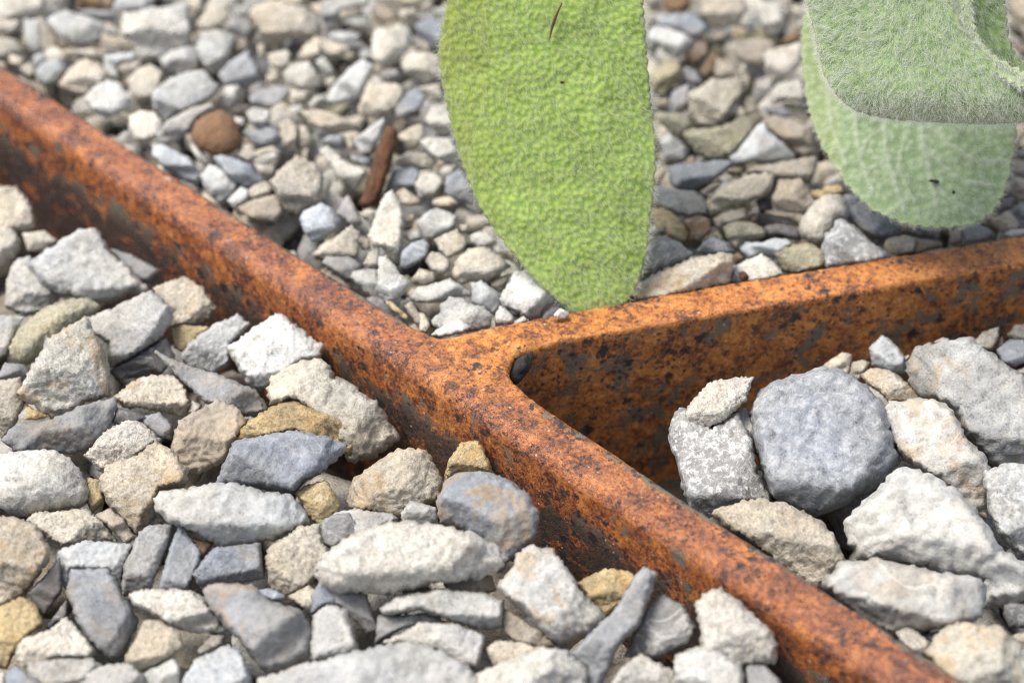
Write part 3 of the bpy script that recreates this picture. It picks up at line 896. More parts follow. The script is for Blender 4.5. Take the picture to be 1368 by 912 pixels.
def build_stone(st):
    px = st['px']; c = px.mean(0)
    ctr = (px.max(0) + px.min(0)) / 2
    bed = st['bed']
    z = bed_z(bed, ctr) + st['lift'] * MM
    rs = np.random.RandomState(abs(hash(st['id'])) % 10 ** 6 if False else sum(ord(ch) * (i + 3) * 131 for i, ch in enumerate(st['id'])))
    z += rs.uniform(-1, 1) * MM * (1.0 if bed == 'back' else 1.5)
    tocam = -ray(*ctr)
    tilt = .30
    n = tocam * (1 - tilt) + np.array([0, 0, 1.0]) * tilt; n /= np.linalg.norm(n)
    area_px = poly_area(px)
    for _ in range(40):
        p0 = at(ctr[0], ctr[1], z)
        S = math.sqrt(area_px) * (36 / LENS / W) * np.linalg.norm(p0 - CAM)
        Q = on_plane(px[:, 0], px[:, 1], p0, n)
        if bed == 'back': break
        ok = True
        for q, (ax, ay) in zip(Q, px):
            # is this point hidden by the bar although the photograph shows it?
            t = np.linalg.norm(q - CAM); tb = bar_hit(ax, ay)
            if bed == 'front' and t > tb - .12 * S: ok = False; break
            if bed == 'side':
                d = ray(ax, ay); dn = d @ b_n3
                tbr = ((np.array([*fr0, 0.0]) - CAM) @ b_n3) / dn
                if t > tbr - .12 * S: ok = False; break
        if ok: break
        z += 1.0 * MM
    u = np.cross(np.array([0, 0, 1.0]), n); u /= np.linalg.norm(u); v = np.cross(n, u)
    uv = np.column_stack([(Q - p0) @ u, (Q - p0) @ v])
    uv = uv * (1.075 if bed == 'back' else 1.045)
    sp = min(max(S / 24, .45 * MM), .95 * MM)
    if bed == 'back': sp = max(sp, .6 * MM)
    rnd = 'r' in st['fl']
    ol = resample(chaikin(uv, 2 if rnd else 1,   .22 if rnd else .025), sp)
    nz = np.column_stack([ol, np.full(len(ol), rs.uniform(0, 50))])
    ol = ol + np.column_stack([fbm(nz * 3.2 / S, 4, .55), fbm(nz * 3.2 / S + 31, 4, .55)]) * S * .015 + np.column_stack([perlin(nz * 11 / S + 5), perlin(nz * 11 / S + 77)]) * S * .010
    V, F, rim = fill(ol, sp, rs)
    d = seg_dist(V, ol); d[rim] = 0
    cen = V.mean(0); X = (V - cen) / S
    T = S * (.46 if rnd else .47) * rs.uniform(.85, 1.15)
    if 'k' in st['fl']: T = S * .34
    ext_v = X[:, 1].max() - X[:, 1].min()
    planes = []
    if not rnd and 'k' not in st['fl']:
        ang = rs.uniform(-.7, .7)
        dv = np.array([math.sin(ang), math.cos(ang)])
        h = X @ dv; v0 = rs.uniform(-.30, .05) * ext_v
        planes.append(1 - rs.uniform(.35, .95) * (h - v0))
        planes.append(1 + rs.uniform(1.2, 2.8) * (h - v0))
        if 'hv' in st['fl']:                                   # a flat top over a broken front face
            h = X @ np.array([math.sin(ang * .3), math.cos(ang * .3)]); v0 = -.17 * ext_v
            planes[:] = [1 - .38 * (h - v0), 1 + 3.4 * (h - v0)]
        if 'ff' in st['fl']:                                   # one smooth flat face and a narrow broken edge
            planes[:] = [.95 - .22 * (X @ np.array([.35, 1.0])), 1 - 2.6 * (X @ np.array([.95, -.3]) - .40), 1 + 2.4 * (X[:, 1] + .38)]
        elif 'hv' not in st['fl'] and rs.rand() < .65:                                  # a third broken face on one side
            sg = rs.choice([-1, 1]); th = ang + sg * rs.uniform(1.2, 1.9)
            hh = X @ np.array([math.sin(th), math.cos(th)])
            planes.append(1 - rs.uniform(1.0, 2.0) * (hh - rs.uniform(.02, .22) * max(1, (hh.max() - hh.min()))))
        base = rs.uniform(0, 6.28)
        for k in range(rs.randint(1, 4) if 'ff' not in st['fl'] else 0):   # chipped corners
            th = base + k * 2.1 + rs.uniform(-.5, .5)
            hh = X @ np.array([math.cos(th), math.sin(th)])
            planes.append(1 - rs.uniform(1.5, 3.2) * (hh - rs.uniform(.22, .36) * max(1, (hh.max() - hh.min()))))
    re = .085 if not rnd else .5
    e = np.clip(d / (re * S), 0, 1)
    E = np.sqrt(1 - (1 - e) ** 2) if rnd else e * .9 + .12 * np.sqrt(1 - (1 - e) ** 2) * (e > 0)
    if not rnd: E = np.where(e < 1, E * .92, 1.6)
    planes.append(E * 1.15 + .0)
    Wm = np.stack(planes); kk = .012 if not rnd else .04
    w = -kk * np.log(np.exp(-np.clip(Wm, -2, 3) / kk).sum(0))
    w = np.maximum(w, .22 * E); w[rim] = 0
    front = w * T
    back = -np.sqrt(1 - (1 - np.clip(d / (.45 * S), 0, 1)) ** 2) * T * .9
    base3 = p0 + V[:, :1] * u + V[:, 1:] * v
    f3 = base3 + front[:, None] * tocam
    b3 = base3 + back[:, None] * tocam * .9 + back[:, None] * np.array([0, 0, .35])
    nv = len(V)
    # share the rim
    bi = np.arange(nv) + nv; bi[rim] = np.arange(nv)[rim]
    keep = np.concatenate([np.ones(nv, bool), ~rim])
    mp = np.cumsum(keep) - 1
    A = np.concatenate([f3, b3])[keep]
    tri = [(f[0], f[1], f[2]) for f in F] + [(mp[bi[f[0]]], mp[bi[f[2]]], mp[bi[f[1]]]) for f in F]
    # relax once to take the knife edge off, then roughen
    Fa = np.array(tri); 
    for _ in range(1 if not rnd else 2):
        acc = np.zeros_like(A); cnt = np.zeros(len(A))
        for a, b in ((0, 1), (1, 2), (2, 0)):
            np.add.at(acc, Fa[:, a], A[Fa[:, b]]); np.add.at(cnt, Fa[:, a], 1)
            np.add.at(acc, Fa[:, b], A[Fa[:, a]]); np.add.at(cnt, Fa[:, b], 1)
        A = A * .8 + .2 * acc / cnt[:, None]
    N = tri_normals(A, tri)
    if (N[:nv] @ tocam).mean() < 0:
        tri = [t[::-1] for t in tri]; N = -N
    off = rs.uniform(0, 100, 3); Q3 = A / S
    rough = {'D': .5, 'B': .5, 'G': .55, 'A': .5, 'L': .8}.get(st['col'], 1.05) * (1.0 if not rnd else .7)
    ridged = 1 - np.abs(perlin(Q3 * 2.6 + off)) * 2
    disp = S * rough * (.007 * fbm(Q3 * 2.0 + off, 3) + .006 * ridged + .0065 * fbm(Q3 * 8 + off, 4, .68))
    if 'k' in st['fl']: disp = S * (.030 * fbm(np.column_stack([A @ u, A @ v * .3, A @ tocam]) / S * 6 + off, 4, .6))
    # flake steps: small terraces where chips broke away
    ter = fbm(Q3 * 1.7 + off + 9, 3) * 3.0
    disp += S * .015 * (.4 + .6 * rough) * np.tanh(13 * (ter - np.floor(ter) - .5))
    A = A + N * disp[:, None]
    st.update(V=A, F=tri, org=p0 - np.array([0, 0, .25 * S]), S=S, area=area_px, rs=rs)
    cc = np.array(TINT[st['col']])
    wv = rs.uniform(-.03, .04) if st['col'] not in 'BGA' else rs.uniform(-.022, .012); cc = cc * rs.uniform(.90, 1.09) * np.array([1 + wv, 1.0, 1 - wv])
    if bed == 'back': cc = cc * (.95 if ctr[0] > 860 else 1.06)  # back stones right of the green leaf darkened, plant shade painted in
    st['rgb'] = cc
    return st
# ------------------------------------------------------------------ what singles each notable stone out: id -> (short reference, label)
REF = {
 't5': ('the pointed white stone', 'white pointed stone with an ochre stain, standing tall above the dark jagged stone'),
 't4': ('the olive rounded stone', 'olive cream rounded stone lying behind the pointed white stone'),
 't1': ('the mottled grey boulder', 'large mottled grey stone, broadest of those at the upper end of the front bed'),
 't6': ('the pale broad stone', 'pale bluish grey broad stone resting between the pointed white stone and the pinkish pebble'),
 't7': ('the pinkish cream pebble', 'pinkish cream rounded pebble tucked against the rusty bar'),
 't11': ('the white arched stone', 'large white arched stone leaning toward the rusty bar above the thin slab'),
 't12': ('the taupe cream boulder', 'big taupe cream stone wedged along the rusty bar with a long sloping flank'),
 't13': ('the thin tilted slab', 'thin grey tilted slab with a knife edge pointing at the pale broad stone'),
 't18': ('the dark jagged stone', 'dark grey jagged stone lying under the pointed white stone'),
 't21': ('the golden slab', 'golden yellow stone behind the purplish grey one'),
 't22': ('the purplish grey stone', 'broad purplish grey stone lying over the golden slab'),
 't20': ('the pinkish grey block', 'pinkish grey blunt block between the thin slab and the purplish stone'),
 'u1': ('the pale smooth boulder', 'pale smooth rounded stone at the photo edge with fine pitted skin'),
 'u3': ('the tall cream stone', 'tall cream yellow stone with sandy pits, its point going down behind the long slab'),
 'u6': ('the sandy edge boulder', 'big sandy cream stone cut by the photo edge below the pale smooth boulder'),
 'u12': ('the grey two-faced block', 'grey block with a crease across it and a long narrow foot'),
 'u14': ('the slate wedge', 'narrow blue grey slate wedge standing on end under the long slab'),
 'u15': ('the long pale slab', 'long pale slab with a shadowed front face lying across its neighbours'),
 'u16': ('the blue slate block', 'blue grey slate block with a flat top under the long pale slab'),
 'u18': ('the bright ochre pebble', 'small bright ochre pebble between the purplish stone and the long slab'),
 'u22': ('the speckled lens stone', 'white lens shaped stone with dark speckles over the cream one'),
 'u24': ('the two-tone stone', 'large grey stone with a cream corner, two-tone, near the lower photo edge'),
 'u34': ('the broad grey rock', 'broad pale grey rock along the lower photo edge, partly out of frame'),
 'v1': ('the ochre-veined stone', 'cream stone washed with ochre veins beside the purplish stone'),
 'v2': ('the sandy yellow knob', 'small sandy yellow knob against the rusty bar'),
 'v3': ('the blue-grey rock', 'blue grey rock with a bright orange patch on its corner by the rusty bar'),
 'v6': ('the great white slab', 'great white slab with a shadowed underside, largest flat stone of the front bed'),
 'v7': ('the wavy grey slab', 'wavy pale grey slab lying below the great white slab'),
 'v12': ('the brown-spotted stone', 'pale stone crusted with brown spots beside the rusty bar'),
 'v15': ('the round yellow stone', 'round yellow stone behind the long grey shard'),
 'v16': ('the long grey shard', 'long tapering grey shard pointing up at the rusty bar'),
 'v18': ('the bright white chunk', 'bright white chunk at the lower photo edge, beside the long grey shard'),
 'w1': ('the white leaning stone', 'white stone leaning over the rusty bar near the lower photo edge'),
 'w4': ('the big blue stone', 'big blue grey stone with a smooth granular face, largest in the corner bed'),
 'w5': ('the salt-and-pepper stone', 'dark stone with white speckles between the rusty bar and the big blue stone'),
 'w6': ('the small perched stone', 'small white stone with an orange tip perched on the salt-and-pepper stone'),
 'w8': ('the cream bar-side stone', 'large rough cream stone lying along the rusty bar below the big blue stone'),
 'w9': ('the white-faced boulder', 'large grey boulder with chalky white face and crusted end'),
 'w10': ('the flat grey slab', 'flat pale bluish grey slab with a straight broken front in the corner bed'),
 'w11': ('the cream speckled stone', 'cream grey speckled stone between the big blue stone and the great weathered rock'),
 'w12': ('the great weathered rock', 'great weathered grey rock with cream crust below the cross bar'),
 'w25': ('the pale ochre-tinged lump', 'large pale lump with ochre tinge in the lower photo corner'),
 'd1': ('the pale leaning slab', 'pale leaning slab propped beside the brown clay pebble'),
 'd16': ('the square cream block', 'large square cream block, biggest stone between the rusty bar and the bark'),
 'f18': ('the tall cream stone', 'tall cream stone with a pointed top just below the bark chip'),
 'f1': ('the bluish white cube', 'bluish white blunt stone, brightest beside the rusty bar'),
 'f5': ('the white knuckle stone', 'white knuckle shaped stone with a raised neck close to the rusty bar'),
 'f13': ('the blue oval stone', 'blue grey oval stone in front of a dark gap'),
 'g1': ('the greenish cream wedge', 'large greenish cream wedge beside the edge of the green leaf'),
 'g3': ('the mottled white rock', 'mottled white and grey rock at the inner corner of the bars'),
 'g4': ('the pale corner flake', 'pale flake lying on the rusty weld at the bar corner'),
 'g6': ('the pinkish grey slab', 'large pinkish grey slab beside the tip of the green leaf'),
 'a10': ('the big white slab', 'big white slab at the top photo edge, blurred'),
 'b2': ('the broad cream boulder', 'broad cream boulder with a sandy underside near the top photo edge'),
 'b10': ('the bright cream stone', 'bright cream five-sided stone below the broad cream boulder'),
 'b7': ('the grey oval stone', 'smooth grey oval stone below the pale bluish kite-shaped one'),
 'b5': ('the kite-shaped stone', 'pale blue kite shaped stone above the brown clay pebble'),
 'b18': ('the lumpy grey stone', 'lumpy pale grey stone behind the pale leaning slab'),
 'c7': ('the shield-shaped stone', 'cream shield shaped stone left of the leaf, notched along its top'),
 'c14': ('the bluish white slab', 'long bluish white slab tilted up toward the shield shaped stone'),
 'c8': ('the blue leaf-side stone', 'blue grey stone touching the upper edge of the green leaf'),
 'h1': ('the big cream stone', 'big cream stone at the top photo edge between the two plants'),
 'h11': ('the sunlit cream block', 'sunlit cream block beside the silvery plant, with a dark gap below'),
 'h23': ('the star-shaped stone', 'cream star shaped stone between the two plants'),
 'i2': ('the long olive stone', 'long olive brown stone below the star shaped stone'),
 'i3': ('the blue triangle stone', 'pale blue triangular stone between the two plants'),
 'i11': ('the cream slanting slab', 'cream slanting slab above the dark gap, below the blue triangle'),
 'i13': ('the cream pyramid', 'cream pyramid shaped stone above the chalky round stone'),
 'j1': ('the ochre pebble', 'smooth ochre pebble touching the edge of the green leaf'),
 'j7': ('the grey-green flat stone', 'grey green flat stone between the green leaf and the long cream stone'),
 'j8': ('the long cream stone', 'long cream stone with ochre tint lying along the cross bar'),
 'k1': ('the chalky round stone', 'chalky white rounded stone beside the silvery leaf'),
 'k2': ('the dark veined rock', 'dark grey rock with white veins leaning on the cross bar'),
 'k3': ('the blue slab', 'blue grey slab lying under the tip of the silvery leaf'),
 'k4': ('the sandy brick', 'sandy brick shaped stone lying along the cross bar under the silvery leaf'),
}
CLAY_LABEL = 'round brown clay pebble lying among pale stones'
EXTRA_REF = {'the brown clay pebble': (287, 177), 'the brown bark chip': (508, 225), 'the white crumb': (750, 421), 'the green leaf tip': (785, 408), 'the weld joint': (650, 470)}
COLW = dict(W='off-white', C='cream', Y='ochre yellow', L='pale grey', G='mid grey', B='blue-grey', A='pale bluish', D='dark grey', N='brown', T='taupe', O='olive cream')
GROUPS = dict(front='coarse stones in the front bed', side='large stones in the corner bed', back='small stones behind the bars')
DIRS = ['right of', 'above and right of', 'above', 'above and left of', 'left of', 'below and left of', 'below', 'below and right of']

stones = parse()
for s in stones:
    s['c'] = (s['px'].max(0) + s['px'].min(0)) / 2
    s['bed'] = bed_of(s['px'].mean(0)); s['a0'] = poly_area(np.clip(s['px'], [0, 0], [W, H]))
for s in stones: build_stone(s)
SPECIAL = ('d2', 'e8')
ranked = sorted((s for s in stones if s['id'] not in SPECIAL), key=lambda s: -s['a0'])
MAXN = 290
solo = [s for s in ranked[:MAXN]]
rest = [s for s in ranked[MAXN:]]

def words_for(s):
    med = {'front': 3800, 'side': 5200, 'back': 1100}[s['bed']]
    a = s['a0']; size = 'small ' if a < med * .55 else ('large ' if a > med * 1.9 else '')
    q = s['px'] - s['px'].mean(0); ev = np.linalg.eigvalsh(np.cov(q.T)); asp = math.sqrt(ev[1] / max(ev[0], 1e-9))
    shp = 'elongated' if asp > 1.9 else ('rounded' if 'r' in s['fl'] else ('blunt' if asp < 1.25 else 'angular'))
    return f"{size}{COLW[s['col']]} {shp} stone"
desc = {s['id']: words_for(s) for s in solo}
refs = [(nm, np.array(p, float), 26.0) for nm, p in EXTRA_REF.items()] + [(REF[s['id']][0], s['c'], math.sqrt(s['a0']) / 2) for s in solo if s['id'] in REF]
seen_short = {}
for nm, p, r in refs: seen_short[nm] = seen_short.get(nm, 0) + 1
refs = [r for r in refs if seen_short[r[0]] == 1]
def sector(p, q):
    d = p - q
    return int(round(math.degrees(math.atan2(-d[1], d[0])) / 45)) % 8
labels, used = {}, set()
for s in solo:
    if s['id'] in REF: labels[s['id']] = REF[s['id']][1]; used.add(REF[s['id']][1])
for s in solo:
    if s['id'] in labels: continue
    same = [t for t in solo if desc[t['id']] == desc[s['id']] and t['id'] not in REF]
    best = None
    for rank_ok in (0, 1, 2):
        for nm, p, r in sorted(refs, key=lambda r: np.linalg.norm(r[1] - s['c']) - r[2])[:14]:
            k = sector(s['c'], p)
            order = sorted((t for t in same if sector(t['c'], p) == k), key=lambda t: np.linalg.norm(t['c'] - p))
            if order and order.index(s) == rank_ok:
                best = f"{desc[s['id']]}, {['nearest', 'second nearest', 'third nearest'][rank_ok]} such {DIRS[k]} {nm}"
                if best not in used: break
                best = None
        if best: break
    if not best: best = f"{desc[s['id']]} near {refs[0][0]}"
    labels[s['id']] = best; used.add(best)

for s in solo:
    o = mesh_obj('gravel_stone', s['V'], s['F'], M_STONE, origin=s['org'])
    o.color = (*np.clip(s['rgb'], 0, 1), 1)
    f = s['fl']; rs = s['rs']
    o['stain'] = .45 if 'st' in f else (.5 if 'so' in f or 'sh' in f else (.45 if 'c' in f else float(rs.choice([0, 0, .06, .16]))))
    if 'sb' in f: o['stain'] = .5
    o['speckle'] = .85 if 'sk' in f else (.55 if 'sp' in f else .2 if 'sw' in f else (.30 if 'sg' in f else float(rs.choice([0, 0, .10, .2]))))
    pale = s['col'] in 'WCYO'
    o['grain'] = float(rs.uniform(.55, 1.0) if pale else rs.uniform(.30, .75))
    o['calcite'] = 0.0 if pale else float(rs.choice([0, 0, .25, .55]))
    o['dust'] = float(rs.choice([0, .05, .1]) if pale else rs.choice([.0, .12, .25]))
    if s['id'] == 'w9': o['dust'] = .38
    if s['id'] == 'w4': o['grain'] = .42; o['dust'] = 0.0; o['stain'] = 0.0; o['calcite'] = 0.0
    if s['id'] == 'k2': o['calcite'] = .9
    set_props(o, labels[s['id']], 'stone', GROUPS[s['bed']])
by_id = {s['id']: s for s in stones}
s = by_id['d2']; o = mesh_obj('clay_pebble', s['V'], s['F'], M_CLAY, origin=s['org']); set_props(o, CLAY_LABEL, 'clay pebble')
s = by_id['e8']; o = mesh_obj('bark_chip', s['V'], s['F'], M_BARK, origin=s['org']); set_props(o, 'dark brown stick of bark lying on the pale gravel beside the green leaf', 'bark chip')

# ------------------------------------------------------------------ the gravel that lies under and around the single stones
def ico(sub):
    import bmesh
    bm = bmesh.new(); bmesh.ops.create_icosphere(bm, subdivisions=sub, radius=1)
    V = np.array([v.co[:] for v in bm.verts]); F = [[v.index for v in f.verts] for f in bm.faces]; bm.free()
    return V / np.linalg.norm(V, axis=1, keepdims=True), F
ICO, ICOF = ico(3); ICOF = np.array(ICOF)
ICOL, ICOLF = ico(2); ICOLF = np.array(ICOLF)
def rough_stone(rs, ICO=ICO):
    k = rs.randint(9, 14)
    n = rs.normal(size=(k, 3)); n /= np.linalg.norm(n, axis=1, keepdims=True)
    dk = rs.uniform(.55, .95, k)
    c = ICO @ n.T
    r = np.where(c > .05, dk / np.maximum(c, .05), 9).min(1).clip(.3, 1.25)
    P = ICO * r[:, None]
    return P * (1 + .05 * fbm(ICO * 2.3 + rs.uniform(0, 90), 3))[:, None] * rs.uniform(.65, 1.2, 3)
VARS = [rough_stone(np.random.RandomState(100 + k)) for k in range(16)]
VLOW = [rough_stone(np.random.RandomState(100 + k), ICOL) for k in range(16)]
def rand_rot(rs):
    q = rs.normal(size=4); q /= np.linalg.norm(q); w, x, y, z = q
    return np.array([[1 - 2 * (y * y + z * z), 2 * (x * y - z * w), 2 * (x * z + y * w)], [2 * (x * y + z * w), 1 - 2 * (x * x + z * z), 2 * (y * z - x * w)], [2 * (x * z - y * w), 2 * (y * z + x * w), 1 - 2 * (x * x + y * y)]])
PAL = dict(front='WCLLGGCTLT', side='WLLGGCTL', back='WCLLGGTCOTCL')
acc = {b: ([], [], []) for b in ('front', 'side', 'back')}
cnt = {b: 0 for b in acc}
def put(bed, V, F, rgb):
    a = acc[bed]; a[0].append(V); a[1].append(np.asarray(F) + cnt[bed]); a[2].append(np.tile(np.r_[rgb, 1.0], (len(V), 1))); cnt[bed] += len(V)
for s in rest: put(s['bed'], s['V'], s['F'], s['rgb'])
rs = np.random.RandomState(5)
for bed, step, rad in (('back', 8.6, (3.5, 6.0)), ('front', 17, (8, 13)), ('side', 19, (9, 14))):
    step *= MM
    xs = np.arange(-.36, .38, step); ys = np.arange(-.26, .40, step)
    for layer in (0, 1):
        for x in xs:
            for y in ys:
                p = np.array([x, y]) + rs.uniform(-.45, .45, 2) * step
                q = to_px(np.array([p[0], p[1], -.005]))
                if not (-750 < q[0] < W + 750 and -430 < q[1] < H + 560): continue
                R = rs.uniform(*rad) * MM
                fd = front_dist(p)
                b = 'front' if fd < 0 else ('side' if (p - fr0) @ b_n > 0 else 'back')
                if b != bed: continue
                # keep clear of the steel
                if bed == 'front' and fd > -R * .9: continue
                if bed != 'front' and fd < T_MAIN + R * .9: continue
                if bed == 'side' and (p - fr0) @ b_n < R * .9: continue
                if bed == 'back' and (p - bk0) @ b_n > -R * .9: continue
                out_of_frame = not (-25 < q[0] < W + 25 and -25 < q[1] < H + 25)
                if out_of_frame and layer == 1 and not (-120 < q[0] < W + 120 and -120 < q[1] < H + 120): continue
                zt = bed_z(bed, np.clip(np.array(q), [-100, -100], [W + 100, H + 100]))
                if out_of_frame:
                    z = zt - R * .45 if layer == 0 else zt - 1.9 * R
                else:
                    z = zt - ((8 if bed == 'back' else 19) * MM) - layer * R * 1.2 + rs.uniform(-1.5, 1.0) * MM
                if bed == 'side' and np.linalg.norm(p - JUNC) < .062: z -= 22 * MM
                vi = rs.randint(16); far = out_of_frame and not (-60 < q[0] < W + 60 and -60 < q[1] < H + 60)
                P = (VLOW if far else VARS)[vi] @ rand_rot(rs).T * R + np.array([p[0], p[1], z])
                t = np.array(TINT[rs.choice(list(PAL[bed]))]) * rs.uniform(.85, 1.08)
                put(bed, P, ICOLF if far else ICOF, t)
for bed in acc:
    Vs, Fs, Cs = (np.concatenate(a) for a in acc[bed])
    o = mesh_obj('gravel_bed', Vs, Fs, M_BED)
    a = o.data.color_attributes.new('tint', 'FLOAT_COLOR', 'POINT'); a.data.foreach_set('color', Cs.astype(np.float32).ravel())
    set_props(o, {'front': 'loose stone bed filling the gaps between the front stones', 'side': 'loose stone bed under the large stones in the corner between the bars', 'back': 'loose small gravel between and under the stones behind the bars'}[bed], 'gravel', None, 'stuff')

g = 12.0
o = mesh_obj('ground', [(-g, -g, -.05), (g, -g, -.05), (g, g, -.05), (-g, g, -.05)], [(0, 1, 2, 3)], M_SOIL, smooth=False)
set_props(o, kind='structure')

# crumbs on the steel
def crumb(name, px, py, z, w, h, mat, rgb, label, cat, seed, tall=.8):
    c = at(px, py, z); k = 36 / LENS / W * np.linalg.norm(c - CAM)
    P = rough_stone(np.random.RandomState(seed)); P = P / np.abs(P).max(0)
    V = c + np.column_stack([P[:, 0] * w / 2 * k, P[:, 1] * h / 2 * k, P[:, 2] * tall * min(w, h) / 2 * k])
    o = mesh_obj(name, V, ICOF, mat, origin=c)
    o.color = (*rgb, 1); o['stain'] = 0.0; o['speckle'] = .1; o['grain'] = 1.0; o['calcite'] = 0.0; o['dust'] = 0.0
    set_props(o, label, cat)
crumb('stone_crumb', 750, 420, 1.7 * MM, 22, 20, M_STONE, (.66, .65, .61), 'tiny white stone crumb sitting on the edge of the cross bar by the leaf tip', 'stone crumb', 3)
crumb('stone_crumb', 224, 240, .4 * MM, 10, 8, M_STONE, (.62, .55, .45), 'tiny pale flake lying on the upper end of the main rusty bar', 'stone crumb', 4)
crumb('rust_clod', 993, 369, .0 * MM, 16, 14, M_BARK, (.3, .15, .06), 'small crumbly rust brown clod at the back of the cross bar', 'clod', 5, 1.2)

# ------------------------------------------------------------------ plants
def polyline_dist(P, line):
    line = np.asarray(line, float); out = np.full(len(P), 1e9); par = np.zeros(len(P))
    for a, b in zip(line[:-1], line[1:]):
        d = b - a; t = np.clip(((P - a) @ d) / (d @ d), 0, 1)
        out = np.minimum(out, np.linalg.norm(P - a - t[:, None] * d, axis=1))
    return out

def make_leaf(parent, px, p0, n, mat, fuzzmat, shape, hair, name='leaf', label=None, veins=(), vein_w=.5, cell=1.9, quilt=.32, scallop=(.45, 2.6), tangle=1.0,
              sp=.55, warm=None, seed=1, thick=.55, midrib=None):
    rs = np.random.RandomState(seed)
    n = n / np.linalg.norm(n)
    u = np.cross(np.array([0, 0, 1.0]), n); u /= np.linalg.norm(u); v = np.cross(n, u)
    def uvof(q):
        q = np.asarray(q, float); X = on_plane(q[:, 0], q[:, 1], p0, n)
        return np.column_stack([(X - p0) @ u, (X - p0) @ v])
    ol = chaikin(uvof(px), 2, .22)
    ol = resample(ol, .32 * MM)
    # crenate margin
    nx = np.roll(ol, -1, 0) - np.roll(ol, 1, 0); nx /= np.linalg.norm(nx, axis=1, keepdims=True) + 1e-12
    nr = np.column_stack([nx[:, 1], -nx[:, 0]])
    if inside((ol[::29] + nr[::29] * .3 * MM), ol).mean() > .5: nr = -nr
    s = np.cumsum(np.r_[0, np.linalg.norm(np.diff(ol, axis=0), axis=1)])
    wob = perlin(np.column_stack([s / (6 * MM), s * 0, s * 0 + seed]))
    ol = ol + nr * ((np.abs(np.sin(s / (scallop[1] * MM) * math.pi + wob * 2)) - .6) * scallop[0] * (1 + .6 * wob) * MM)[:, None]
    V, F, rim = fill(ol, sp * MM, rs)
    d = seg_dist(V, ol); d[rim] = 0
    PX = np.column_stack(to_px_arr(p0 + V[:, :1] * u + V[:, 1:] * v))
    wb = shape(PX, d)
    wq = worley(V / (cell * MM) + fbm(np.column_stack([V / (7 * MM), np.zeros(len(V))]), 2)[:, None] * .35)
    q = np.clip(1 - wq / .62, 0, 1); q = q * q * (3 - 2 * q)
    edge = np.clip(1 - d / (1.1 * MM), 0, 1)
    ve = np.zeros(len(V))
    for line, wd in veins:
        ve = np.maximum(ve, np.exp(-(polyline_dist(PX, line) / wd) ** 2))
    w = wb + quilt * MM * (q - .4) * np.clip(d / (1 * MM), 0.15, 1) + .40 * MM * ve + fbm(np.column_stack([V / (9 * MM), np.full(len(V), seed)]), 3) * .5 * MM
    A = p0 + V[:, :1] * u + V[:, 1:] * v + w[:, None] * n
    nv = len(V)
    t = thick * MM * np.sqrt(np.clip(d / (1.2 * MM), 0, 1))
    B = A - t[:, None] * n
    bi = np.arange(nv) + nv; bi[rim] = np.arange(nv)[rim]
    keep = np.r_[np.ones(nv, bool), ~rim]; mp = np.cumsum(keep) - 1
    AB = np.concatenate([A, B])[keep]
    tri = [tuple(f) for f in F] + [(mp[bi[f[0]]], mp[bi[f[2]]], mp[bi[f[1]]]) for f in F]
    N = tri_normals(AB, tri)
    if (N[:nv] @ n).mean() < 0: tri = [x[::-1] for x in tri]; N = -N
    o = mesh_obj(name, AB, tri, mat, origin=p0)
    def at_(nm, arr):
        full = np.r_[arr, arr[~rim]]
        a = o.data.attributes.new(nm, 'FLOAT', 'POINT'); a.data.foreach_set('value', full.astype(np.float32))
    at_('quilt', q); at_('vein', ve); at_('edge', edge); at_('warm', warm(PX) if warm is not None else np.zeros(nv))
    o.parent = parent; o.location = p0 - np.array(parent.location)
    if label: o['label'] = label
    # the wool: short silky hairs lying over the face and standing out round the margin
    nh, length, rad, flow, lift = hair
    Fa = np.array(F); Pv = A
    ar = np.linalg.norm(np.cross(Pv[Fa[:, 1]] - Pv[Fa[:, 0]], Pv[Fa[:, 2]] - Pv[Fa[:, 0]]), axis=1)
    inf = (PX[Fa[:, 0]][:, 1] > -45) & (PX[Fa[:, 0]][:, 0] < W + 40)
    ar = ar * inf
    ids = rs.choice(len(Fa), nh, p=ar / ar.sum())
    bw = rs.dirichlet((1, 1, 1), nh)
    root = (Pv[Fa[ids]] * bw[..., None]).sum(1); hn = N[Fa[ids, 0]]
    hpx = (PX[Fa[ids]] * bw[..., None]).sum(1)
    # margin hairs
    rv = np.where(rim)[0]; rv = rv[(PX[rv][:, 1] > -45) & (PX[rv][:, 0] < W + 40)]
    ne = int(nh * .12); rid = rs.choice(rv, ne)
    cen = V.mean(0)
    # outward direction from nearest outline normal
    onum = np.array([np.argmin(((ol - V[r]) ** 2).sum(1)) for r in rid])
    outd = nr[onum]; out3 = outd[:, :1] * u + outd[:, 1:] * v
    fl = flow(hpx); fl = fl / (np.linalg.norm(fl, axis=1, keepdims=True) + 1e-9)
    ang = (perlin(np.column_stack([hpx / 34.0, np.full(nh, 3.0)])) * .8 + perlin(np.column_stack([hpx / 10.0, np.full(nh, 7.0)])) * .7 + rs.normal(0, .30, nh)) * tangle
    ca, sa = np.cos(ang), np.sin(ang)
    fx, fy = fl[:, 0] * ca - fl[:, 1] * sa, -(fl[:, 0] * sa + fl[:, 1] * ca)
    dirs = fx[:, None] * u + fy[:, None] * v
    L = rs.uniform(.55, 1.3, nh) * length * MM
    dirs = np.r_[dirs, out3 * 1.0 + rs.normal(0, .45, (ne, 3))]
    root = np.r_[root, A[rid]]; hn = np.r_[hn, np.tile(n, (ne, 1))]; L = np.r_[L, rs.uniform(.25, .75, ne) * length * MM]
    lf = np.r_[rs.uniform(.3, 1.3, nh) * lift, rs.uniform(0, .5, ne)]
    K = 5; tot = nh + ne
